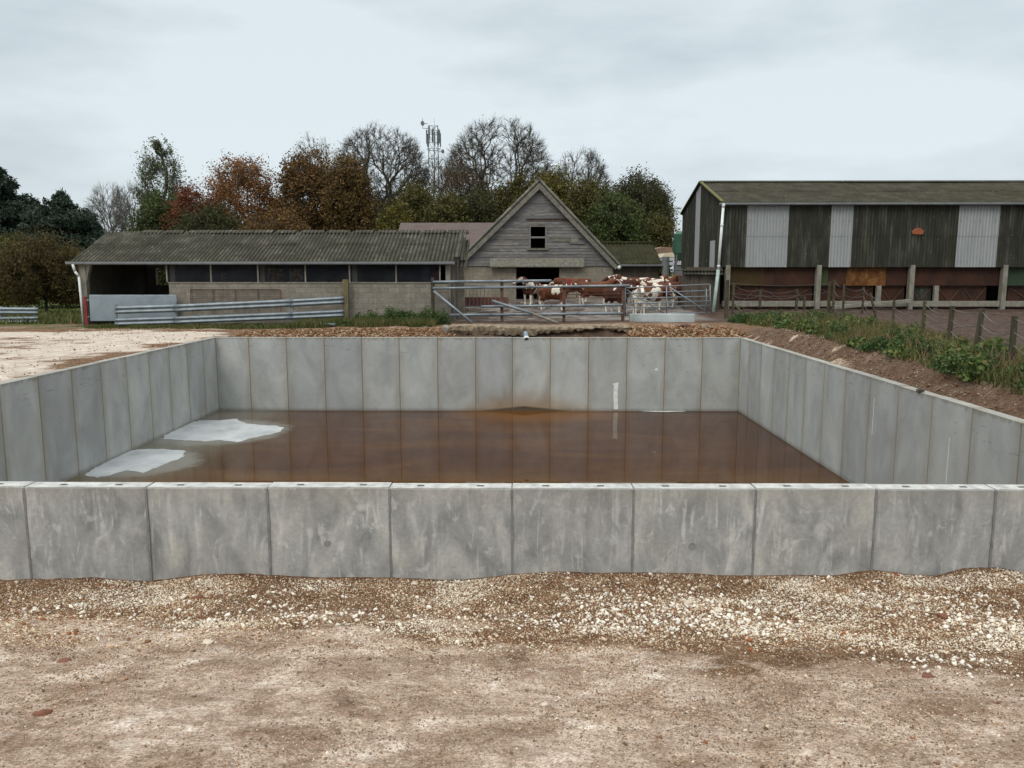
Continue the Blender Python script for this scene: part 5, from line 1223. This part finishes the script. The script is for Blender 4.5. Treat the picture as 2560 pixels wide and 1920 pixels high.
# frame posts, beam, lower panels
postpx = [1767,1968,2168]; bay = AX(1968,YR)-AX(1767,YR); pxs = [AX(1767,YR)-bay+.1] + [AX(p,YR) for p in postpx] + [AX(2168,YR)+bay*k for k in (1,2,3)]
for x in pxs:
    b = MB(); b.box((x-.115,YR-.08,GB-.4),(x+.115,YR+.22,Zb+.1)); bg_(b, 'post', M['conc_post'], bevel=.012)
for px in (1902,2027):
    b = MB(); x = AX(px,YR); b.box((x-.11,YR+.12,GB-.3),(x+.11,YR+.3,AZ(617,YR))); bg_(b, 'short_post', M['conc_post'])
x_ = pxs[-1]
zpt, zpb = Zb+.3, AZ(617,YR)
def pnl(a_, c_, m_, z0=zpb, z1=zpt, yo=.26, name='wall_sheet'):
    b = MB(); b.box((a_+.004,YR+yo,z0),(c_-.004,YR+yo+.02,z1)); bg_(b, name, m_)
for a_, c_, m_ in ((1570,1653,'olive_pnl'),(1653,1762,'red_pnl'),(1772,1792,'mossgreen_pnl'),(1792,1831,'red_pnl'),(1917,1963,'red_pnl'),(1974,2080,'red_pnl'),(2080,2163,'red_pnl'),(2173,2290,'green_pnl'),(2290,2390,'red_pnl'),(2390,2560,'green_pnl')):
    pnl(AX(a_,YR), AX(c_,YR), M[m_])
pnl(AX(1831,YR), AX(1902,YR), M['rust_pnl'], yo=.24); pnl(AX(1902,YR), AX(1917,YR), M['rust_pnl'], yo=.23)
for a_, c_, m_ in ((1570,1645,'red_pnl'),(1645,1762,'red_pnl'),(1772,1895,'red_pnl'),(1908,1963,'red_pnl'),(1974,2022,'clad'),(2034,2088,'red_pnl'),(2088,2142,'red_pnl'),(2188,2300,'red_pnl'),(2300,2450,'red_pnl')):
    pnl(AX(a_,YR), AX(c_,YR), M[m_], GB+.0, zpb-.03, .42, 'feed_gate_sheet')
    b = MB(); xa, xb = AX(a_,YR)+.05, AX(c_,YR)-.05; xm_ = (xa+xb)/2; zt_ = zpb-.06; yy = YR+.4
    b.tube((xa,yy,zt_),(xb,yy,zt_),.022,.022,6); b.tube((xa,yy,zt_-.05),(xm_,yy-.01,GB+.35),.018,.018,6); b.tube((xb,yy,zt_-.05),(xm_,yy-.01,GB+.35),.018,.018,6); b.tube((xa,yy,GB+.3),(xb,yy,GB+.3),.02,.02,6); bg_(b, 'feed_gate_bars', M['rust'])
b = MB(); zb1 = AZ(650,YR); zb2 = AZ(662,YR)
xp = [XB]+pxs[1:]+[XE]
for a_, c_ in zip(xp[:-1], xp[1:]): b.box((a_+.13,YR-.0,zb2),(c_-.13,YR+.18,zb1))
bg_(b, 'base_beam', M['conc_post'], bevel=.01)
# dark interior: far wall, floor beams
b = MB(); b.box((XB+.1,YE-.2,GB-.3),(XE,YE,5.5)); b.box((XE-.2,YR+.5,GB-.3),(XE,YE-.2,5.5)); bg_(b, 'back_wall', M['clad'])
b = MB()
for x in pxs[1:]: b.bar((x,YR+.1,Eb-.15),(x,RYb,Rb-.15),.15,.25); b.bar((x,RYb,Rb-.15),(x,YE-.1,5.4),.15,.25)
bg_(b, 'rafter', M['conc_post'])
# orange panel (small low-arched shape)
b = MB(); c = A(1981,499,YR); pts = [(-.29,-.15),(-.24,-.13),(-.30,-.06),(-.29,.02),(-.20,.05),(-.17,.11),(-.06,.12),(0,.17),(.05,.13),(.16,.12),(.19,.06),(.28,.04),(.30,-.04),(.25,-.09),(.29,-.15),(.12,-.17)]
b.prism([(c.x+a_, c.z+q) for a_, q in pts], YR-.10, YR-.065, 'y'); bg_(b, 'orange_plate', M['orange'])
# bolts on pale sheets
b = MB()
for (a_, c_) in strips:
    for px in (a_+8, (a_+c_)/2+6, c_-6):
        for py in (476, 566): p = A(px,py,YR-.07); b.tube((p.x,YR-.075,p.z),(p.x,YR-.055,p.z),.022,.022,6)
bg_(b, 'sheet_bolt', M['gutter'])
# downpipe
tp = A(1563,440,YR-.3); sg = A(1552,580,YR-.55); bt = A(1540,684,YR-.9)
b = MB(); b.tube(tp, tp.lerp(sg,.06), .09,.075,12); b.tube(tp.lerp(sg,.06), sg.lerp(bt,.03), .065,.065,12); 
for f in (.32,.95): q = tp.lerp(sg,f); b.tube(q, q+Vector((0,0,-.09)), .08,.08,12)
bg_(b, 'downpipe', M['pvc'], smooth=True)
b = MB(); b.tube(sg.lerp(bt,.03), bt, .085,.085,12); bg_(b, 'drain_socket', M['pvc_g'], smooth=True)
# lean-to at the gable foot: board wall + corrugated edge roof
b = MB(); yl0, yl1 = YR+.4, YE-1.0
xl = AX(1497, YR-.2)
lt = thing('board_lean_to', 'small lean-to of dark vertical boards with corrugated edge at the end of the big barn', 'lean-to', (XB-.8, YR, GB))
x0_, x1_ = AX(1478,YR-.3), AX(1556,YR-.3); zt_ = AZ(594,YR-.3)
rnd = random.Random(9); b = MB(); x = x0_+.05
while x < x1_ - .1:
    w = rnd.uniform(.12,.2); b.box((x,YR-.30+rnd.uniform(-.01,.01),GB-.25),(x+w-.012,YR-.275,zt_-.02)); x += w
b.box((x0_+.05,YR-.27,GB-.25),(x1_-.1,YR-.24,zt_-.03))
o = b.build('board_wall', M['board_dark'], lt); o.location = -lt.location
b = MB(); zc1, zc2 = AZ(584,YR-.35), AZ(592,YR-.35); b.tube((x0_-.12,YR-.42,zc1),(x1_+.06,YR-.42,zc1-.01),.05,.05,8); b.tube((x0_-.12,YR-.50,zc2),(x1_+.06,YR-.5,zc2-.01),.055,.055,8)
b.bar((x0_-.12,YR-.4,(zc1+zc2)/2),(x1_+.06,YR-.4,(zc1+zc2)/2-.01),.03,.16); b.box((x0_-.1,YR-.38,zc1-.02),(x1_+.04,YR+1.5,zc1+.01))
o = b.build('roof_edge', M['roof_shed'], lt); o.location = -lt.location
b = MB(); b.box((x0_+.06,YR-.24,GB-.25),(x0_+.1,YR+1.5,zt_-.05)); b.box((x0_+.06,YR-.2,zc1+.02),(XB,YR-.15,Zb)); o = b.build('side_boards', M['board_dark'], lt); o.location = -lt.location

# ------------------------------------------------------------------ pipe fence and gate before the yard
YP = 33.4
pf = thing('pipe_fence', 'cattle fence of grey pipes and rusty posts with slanting props', 'fence', (AX(1084,YP), YP, .1))
def pp(b, name, mat, **k): o = b.build(name, mat, pf, **k); o.location = -pf.location; return o
for px, t_ in ((1084,602),(1219,601),(1347,612)):
    b = MB(); x = AX(px,YP); b.bar((x,YP+.07,-.1),(x,YP+.07,AZ(t_,YP)),.13,.11,(0,1,0)); pp(b, 'post', M['rust'])
b = MB(); x = AX(1226,YP); b.box((x-.02,YP+.02,AZ(618,YP)),(x+.14,YP+.06,AZ(603,YP))); pp(b, 'bracket', M['red'])
for (xa,ya,xb,yb,r_) in ((935,609,1191,606.5,.055),(935,623,1360,617,.05),(1040,662,1345,659,.055),(968,681,1345,677,.055)):
    b = MB(); a_, c_ = A(xa,ya,YP-.03), A(xb,yb,YP-.03); n = 4
    for k in range(n): b.tube(a_.lerp(c_,k/n)+Vector((0,0,random.uniform(-.008,.008))), a_.lerp(c_,(k+1)/n), r_, r_, 10)
    pp(b, 'rail', M['galv'], smooth=True)
for (xa,ya,xb,yb) in ((937,629,1020,698),(1064,650,1150,677),(1150,677,1205,698)):
    b = MB(); b.tube(A(xa,ya,YP-.15), A(xb,yb,YP-.75), .055,.05,10); pp(b, 'prop', M['galv'] if xa != 1150 else M['conc_post'], smooth=True)
b = MB()
for k in range(4): z = AZ(622+7*k,YP); b.tube((AX(1219,YP),YP+.05,z),(AX(1347,YP),YP+.05,z+.02),.014,.014,5)
pp(b, 'wire', M['rust'])
b = MB(); p = A(935,632,YP+.1); b.bar((p.x,YP+.1,-.1),(p.x,YP+.1,AZ(600,YP)),.14,.14,(0,1,0)); q = b.build('gate_post', M['post_wood']); tag(q, 'dark wooden post with lichen top at the left end of the pipe fence', 'post')
# gate
gt = thing('field_gate', 'galvanised tubular field gate with six bars closing the right side of the cow yard', 'gate', (AX(1350,YP), YP, .1))
def gg(b, name): o = b.build(name, M['galv'], gt, True); o.location = -gt.location
gp_ = lambda px, py: A(px, py, YP+.15+(px-1350)/185*.5)
tops = [(622,615),(634,628.5),(645,641),(656,651),(665,660.5),(680,676)]
for l_, r_ in tops: b = MB(); b.tube(gp_(1351,l_), gp_(1534,r_-1), .022,.022,8); gg(b, 'bar')
for px, t_, bm_ in ((1351,622,683),(1440,619,679),(1526,624,672),(1534,615,677)): b = MB(); b.tube(gp_(px,t_), gp_(px,bm_), .024,.024,8); gg(b, 'stile')
b = MB(); b.tube(gp_(1446,620), gp_(1530,676), .03,.03,8); gg(b, 'brace'); b = MB(); b.tube(gp_(1354,626), gp_(1436,678), .022,.022,8); gg(b, 'brace')
# trough / low concrete wall below the gate
Yk = 33.0; b = MB(); xa, xb = AX(1362,Yk), AX(1503,Yk); zt_ = AZ(678,Yk); b.box((xa,Yk,-.1),(xb,Yk+.22,zt_)); tag(b.build('low_wall', M['trough'], bevel=.015), 'low whitish concrete wall stained green at its left end under the gate', 'low wall')
# hurdle of vertical bars
hd = thing('bar_hurdle', 'hurdle of thin pale vertical bars with red lower panel against the block wall', 'hurdle', (AX(1030,38), 38, .2))
b = MB(); x0_, x1_ = AX(990,38), AX(1103,38); za, zb = AZ(662,38), AZ(617,38)
for k in range(15): x = x0_+(x1_-x0_)*k/14; b.tube((x,38,za),(x,38,zb),.014,.014,6)
o = b.build('upright', M['conc_post'], hd); o.location = -hd.location; o['kind'] = 'part'
del o['kind']; o.name = 'bars'
b = MB(); b.tube((x0_,38,za),(x1_,38,za),.02,.02,6); b.tube((x0_,38,zb),(x1_,38,zb),.025,.025,6); o = b.build('frame', M['galv'], hd); o.location = -hd.location
b = MB(); b.box((AX(1000,38.1),38.04,AZ(662,38)),(AX(1098,38.1),38.07,AZ(642,38))); o = b.build('red_panel', simple('faded_red', (.11,.045,.04), (.17,.07,.06), 4), hd); o.location = -hd.location
b = MB(); p = A(966,645,36); b.box((p.x-.05,36,.0),(p.x+.05,36.08,AZ(628,36))); b.box((p.x-.09,35.97,.0),(p.x+.09,36.11,.06)); tag(b.build('red_stake', M['red']), 'short bright red post by the wall behind the pipe fence', 'post')

# old slab edge behind the far wall
def slab():
    a0, a1 = AX(1125*.864,29.6), AX(1362,29.6); 
    a0 = AX(970,29.6); n = 150; rings = []; rnd = random.Random(2)
    for k in range(n+1):
        f = k/n; x = a0+(a1-a0)*f; zt_ = .185 + .02*math.sin(f*9); under = .30 if f < .42 else .30-.17*min(1,(f-.42)/.25)
        j = lambda s: s*(mnoise.noise(Vector((x*1.7, s*30, 3)))*1.6 + mnoise.noise(Vector((x*7, s*50, 8)))*1.1); y0 = 29.4 + j(.12)
        th = under + j(.07)
        th += .02
        rings.append([(x,y0+j(.05),zt_-th),(x,y0-.05+j(.06),zt_-th*.55),(x,y0-.03+j(.05),zt_-.05),(x,y0+.02,zt_+j(.02)),(x,y0+1.2,zt_),(x,y0+1.2,zt_-th)])
    b = MB(); b.loft(rings); return b
tag(slab().build('old_concrete_slab', M['slab'], smooth=False), 'broken edge of an old tan concrete slab lying behind the far tank wall', 'slab')
def lump(name, px, py, Y, s, mat, label, cat, sq=.7, seed=1):
    p = A(px,py,Y); bv, bf = rock_base(seed,3); o = npmesh(name, bv*np.array([s*1.2,s,s*sq]), bf, mat); o.location = p; tag(o, label, cat)
lump('concrete_lump', 964, 712, 28.9, .13, M['conc_post'], 'upright grey rubble lump at the left end of the old slab', 'rubble', 1.4, 2)
lump('concrete_lump', 1527, 706, 28.6, .22, M['slab'], 'tan broken lump on top of the soil heap right of the slab', 'rubble', .55, 3)
lump('earth_lump', 1478, 706, 28.9, .26, M['rust'], 'dark earth lump on the soil heap right of the slab', 'rubble', .45, 4)
b = MB(); p = A(705,698,31.4); b.box((p.x-.5,31.3,p.z-.06),(p.x+.35,31.5,p.z+.0), Matrix.Rotation(.05,3,'Y')); b.box((p.x-.5,31.3,p.z+.0),(p.x-.46,31.5,p.z+.08)); tag(b.build('metal_offcut', M['galv']), 'short grey metal offcut lying in the grass before the barrier end post', 'scrap metal')
# earth heaps behind the wall (soil lumps mass)
def heap(px0, px1, Y, hz, n, name, label, mat, s=.09):
    xs = RNG.uniform(AX(px0,Y), AX(px1,Y), n); ys = RNG.uniform(Y-1.6, Y+1.2, n); cols = stone_cols(n,.12)*np.array([[.55,.48,.42]])
    scatter(name, xs, ys, .02+RNG.uniform(0,1,n)**2.2*s*.6, cols, label, sink=.45)
heap(1360,1600,28.4,.2,2600,'soil_heap','heap of orange-brown clods and flints behind the far right of the tank',None,.10)
heap(520,980,28.6,.2,2600,'soil_edge','brown clods and chalk bits along the far edge of the tank',None,.08)

# ------------------------------------------------------------------ wire fence on the bank
wf_ = thing('wire_fence', 'leaning wooden posts with sagging wires running along the right-hand bank', 'fence', (10, 20, .3))
PO = [((2061,607),(2061,706),35.0,.16)]
posts_ = [(1572,605,712,35.4,.17,0), (1793,608,668,36.4,.15,0),(1803,604,668,36.2,.12,0),(1824,614,672,34.5,.10,0),(1866,620,664,36.0,.10,0),(1880,634,694,31.5,.10,.35),(1932,648,702,29.5,.10,0),(1998,651,735,23.3,.11,0),(2058,661,763,19.6,.12,-.05),(2122,666,784,17.6,.12,-.08),(2192,682,800,15.6,.12,0),(2290,700,840,13.8,.12,.03)]
tops_ = []
for px, t_, bm_, Y, w, ln in posts_:
    a_ = A(px,t_,Y); z0 = H(A(px,bm_,Y).x, Y) - .15; b = MB(); c_ = Vector((a_.x + ln*1.0, Y, z0))
    b.tube(c_, a_, w*.52, w*.46, 9); o = b.build('post', M['post_wood'], wf_); o.location = -wf_.location; tops_.append((a_, c_))
for wi, f in enumerate((.06,.3,.52,.74)):
    b = MB()
    for k in range(len(tops_)-1):
        if k == 1: continue
        p0_ = tops_[k][0].lerp(tops_[k][1], f); p1_ = tops_[k+1][0].lerp(tops_[k+1][1], f); sag = .12 + .06*math.sin(k*3+wi)
        pts = [p0_.lerp(p1_, q/8) + Vector((0,0,-sag*math.sin(q/8*PI))) for q in range(9)]; b.path(pts, .007, 4)
    o = b.build('wire', M['wire'], wf_); o.location = -wf_.location
yf = thing('yard_fence', 'low thin posts with slack wires in front of the barn mustard sheet', 'fence', (13, 38, .3))
pr2 = []
for px, t_, bm_ in ((1585,612,690),(1643,625,660),(1722,624,668),(1738,640,668)):
    a_ = A(px,t_,38); c_ = A(px,bm_,38); b = MB(); b.box((a_.x-.05,37.95,c_.z-.1),(a_.x+.05,38.05,a_.z)); o = b.build('post', M['post_wood'], yf); o.location = -yf.location; pr2.append((a_,c_))
for f in (.05,.35,.65):
    b = MB()
    for k in range(3):
        p0_ = pr2[k][0].lerp(pr2[k][1],f); p1_ = pr2[k+1][0].lerp(pr2[k+1][1],f); b.path([p0_.lerp(p1_,q/6)+Vector((0,0,-.15*math.sin(q/6*PI))) for q in range(7)], .009, 4)
    o = b.build('wire', M['wire'], yf); o.location = -yf.location
b = MB(); b.bar(A(1800,664,38.6), A(1965,650,39.7), .25,.16); tag(b.build('concrete_beam', M['conc_post'], bevel=.01), 'loose concrete beam propped at a slant against the barn post', 'beam')
b = MB(); b.bar(A(1585,655,36.5), A(1625,702,34.5), .06,.06); tag(b.build('leaning_stick', M['post_wood']), 'thin wooden pole leaning in the weeds beside the tall fence post', 'pole')

# ------------------------------------------------------------------ cows
def m_cow():
    t = NT('cow_hide', .8, .2); oi = t.n('ShaderNodeObjectInfo'); c = t.sep(oi.outputs['Color']); v = t.n('ShaderNodeTexCoord').outputs['Object']
    off = t.n('ShaderNodeCombineXYZ', {0: t.math('MULTIPLY', c[2], 37.0), 1: 0, 2: t.math('MULTIPLY', c[2], 11.0)}).outputs[0]
    vv = t.n('ShaderNodeVectorMath', {0: v, 1: off}, operation='ADD').outputs[0]
    br = t.ramp(t.noise(vv, 3, 3, .5), [(.3,(.07,.024,.013)),(.7,(.14,.048,.022))])
    dk = t.mix(t.math('MULTIPLY', t.mask(c[0], .5, 1.0), .75), br, (.035,.012,.009))
    p = t.sep(v); n = t.noise(vv, 1.6, 3, .45, .3)
    pat = t.mask(t.math('ADD', n, t.math('SUBTRACT', c[1], .5)), .60, .63)
    legs = t.mask(t.math('ADD', p[2], t.math('MULTIPLY', t.math('SUBTRACT', n, .5), .5)), .55, .46)
    wm_ = t.math('MAXIMUM', pat, legs)
    face = t.math('MULTIPLY', t.mask(p[0], 1.18, 1.25), t.mask(t.math('ABSOLUTE', p[1]), .10, .07)); face = t.math('MULTIPLY', face, t.mask(c[1], .35, .4))
    wm_ = t.math('MAXIMUM', wm_, face)
    t.col(t.mix(wm_, dk, (.60,.55,.47))); return t.m
M['cow'] = m_cow()
M['udder'] = simple('muzzle_pink', (.25,.14,.12), (.36,.22,.19), 6)
def cow_mesh(turn, low, stride):
    b = MB()
    def ring(x, zc, hh, hw, n=14, y=0): return [(x, y + hw*math.cos(2*PI*k/n), zc + hh*math.sin(2*PI*k/n)) for k in range(n)]
    b.loft([ring(*s_) for s_ in ((-.90,1.18,.10,.08),(-.86,1.14,.22,.17),(-.72,1.09,.31,.25),(-.45,1.04,.34,.28),(-.1,.99,.385,.34),(.25,.99,.40,.34),(.52,1.02,.39,.28),(.72,1.08,.33,.21),(.85,1.13,.22,.14))])
    def limb(pts):
        for (p, r1), (q, r2) in zip(pts[:-1], pts[1:]): b.tube(p, q, r1, r2, 10); b.sphere(q, r2*1.0, 10, 6)
        b.sphere(pts[0][0], pts[0][1], 10, 6)
    hz = 1.42 - low
    hd = Vector((math.cos(turn), math.sin(turn), 0)); nk = Vector((.72,0,1.17)); pl = Vector((1.02, .12*math.sin(turn), (1.17+hz)/2+.1)) ; po = pl + hd*.16 + Vector((0,0,(hz-pl.z)))
    limb([(nk,.25),(pl,.19),(po,.135)])
    mz = po + hd*.40 + Vector((0,0,-.24)); limb([(po,.135),(po+hd*.12+Vector((0,0,-.05)),.13),(po+hd*.27+Vector((0,0,-.15)),.09),(mz,.082)])
    sd = Vector((-hd.y, hd.x, 0))
    for s in (-1,1):
        limb([(po+sd*s*.08+Vector((0,0,.05)),.04),(po+sd*s*.19+Vector((0,0,.04)),.055),(po+sd*s*.27+Vector((0,0,.0)),.02)])
        fs, bs = stride*s, -stride*s
        limb([((.55,.17*s,.95),.17),((.56+fs*.4,.19*s,.68),.095),((.57+fs*.8,.19*s,.42),.058),((.56+fs,.19*s,.16),.043),((.59+fs,.19*s,.06),.06)])
        limb([((-.62,.17*s,1.0),.22),((-.52+bs*.2,.2*s,.75),.14),((-.72+bs*.6,.19*s,.50),.07),((-.68+bs,.19*s,.17),.045),((-.64+bs,.19*s,.06),.06)])
    limb([((-.88,0,1.30),.05),((-.97,0,1.1),.03),((-.98,0,.75),.024),((-.97,0,.5),.045)])
    b.sphere((-.38,0,.66), (.17,.15,.12), 12, 8)
    b.sphere((.3,0,.72), (.5,.2,.16), 12, 8)
    o = b.build('tmp', M['cow']); rm = o.modifiers.new('r', 'REMESH'); rm.mode = 'VOXEL'; rm.voxel_size = .026; sm = o.modifiers.new('s', 'SMOOTH'); sm.iterations = 5; sm.factor = .6
    dg = bpy.context.evaluated_depsgraph_get(); me = bpy.data.meshes.new_from_object(o.evaluated_get(dg)); me.name = 'cow_body'
    bpy.data.objects.remove(o); me.polygons.foreach_set('use_smooth', [True]*len(me.polygons))
    if not me.materials: me.materials.append(M['cow'])
    # muzzle + eyes data
    return me, po, hd, sd, mz
CM = [cow_mesh(0, 0, .06), cow_mesh(.7, .05, .02), cow_mesh(-.8, -.03, .08), cow_mesh(0, .35, .05), cow_mesh(-1.25, .02, .04)]
def cow(px, Y, rz, mi, colr, label, sc=.92, fy=None):
    me, po, hd, sd, mz = CM[mi]; x = A(px, 650, Y).x; z = H(x, Y)
    r_ = thing('cow', label, 'cow', (x, Y, z), R(rz), 'brown and white cows in the yard'); r_.scale = (sc,)*3
    o = bpy.data.objects.new('body', me); C.objects.link(o); o.parent = r_; o.color = colr + (1,)
    b = MB(); b.sphere(mz + hd*.03, (.075,.075,.06), 10, 6); b.build('muzzle', M['udder'], r_, True)
    for s in (-1,1): b = MB(); b.sphere(po + hd*.13 + sd*s*.105 + Vector((0,0,-.0)), .022, 8, 6); b.build('eye', M['slot'], r_, True)
    return r_
cow(1148, 41.6, -112, 2, (.85,.58,.13), 'dark brown and white cow facing out of the barn doorway')
cow(1196, 39.4, -28, 1, (.35,.52,.41), 'rich brown cow standing side-on with white legs right of the doorway')
cow(1283, 40.8, 4, 0, (.2,.42,.77), 'large plain red-brown cow side-on in front of the block wall')
cow(1240, 42.6, 170, 3, (.3,.45,.3), 'brown cow mostly hidden behind the side-on cows')
cow(1331, 38.6, -62, 1, (1.0,.45,.55), 'darkest brown cow with a white blaze beside the right rusty post')
cow(1380, 37.6, -92, 0, (.5,.66,.87), 'white-faced cow facing the camera through the gate')
cow(1372, 43.2, 176, 0, (.6,.56,.21), 'brown cow at the back against the dark rendered wall')
cow(1424, 42.8, -20, 2, (.1,.52,.66), 'orange-brown cow, middle of the three at the back')
cow(1462, 43.4, -150, 1, (.1,.63,.95), 'brown cow with a white patched back, rightmost of the herd')
cow(1424, 40.2, -165, 4, (.6,.53,.05), 'brown cow turning its white-marked head behind the gate')
cow(1468, 41.0, -35, 0, (.85,.5,.52), 'dark brown cow with pale legs beside the board lean-to')
cow(1350, 42.0, -140, 2, (.95,.5,.33), 'very dark cow half hidden behind the cow with the white blaze')
cow(1402, 39.0, 25, 3, (.3,.55,.62), 'brown cow with lowered head just right of the white-faced cow')

# concrete apron in the yard
S.cycles.max_bounces = 8
S.cycles.filter_width = 1.5
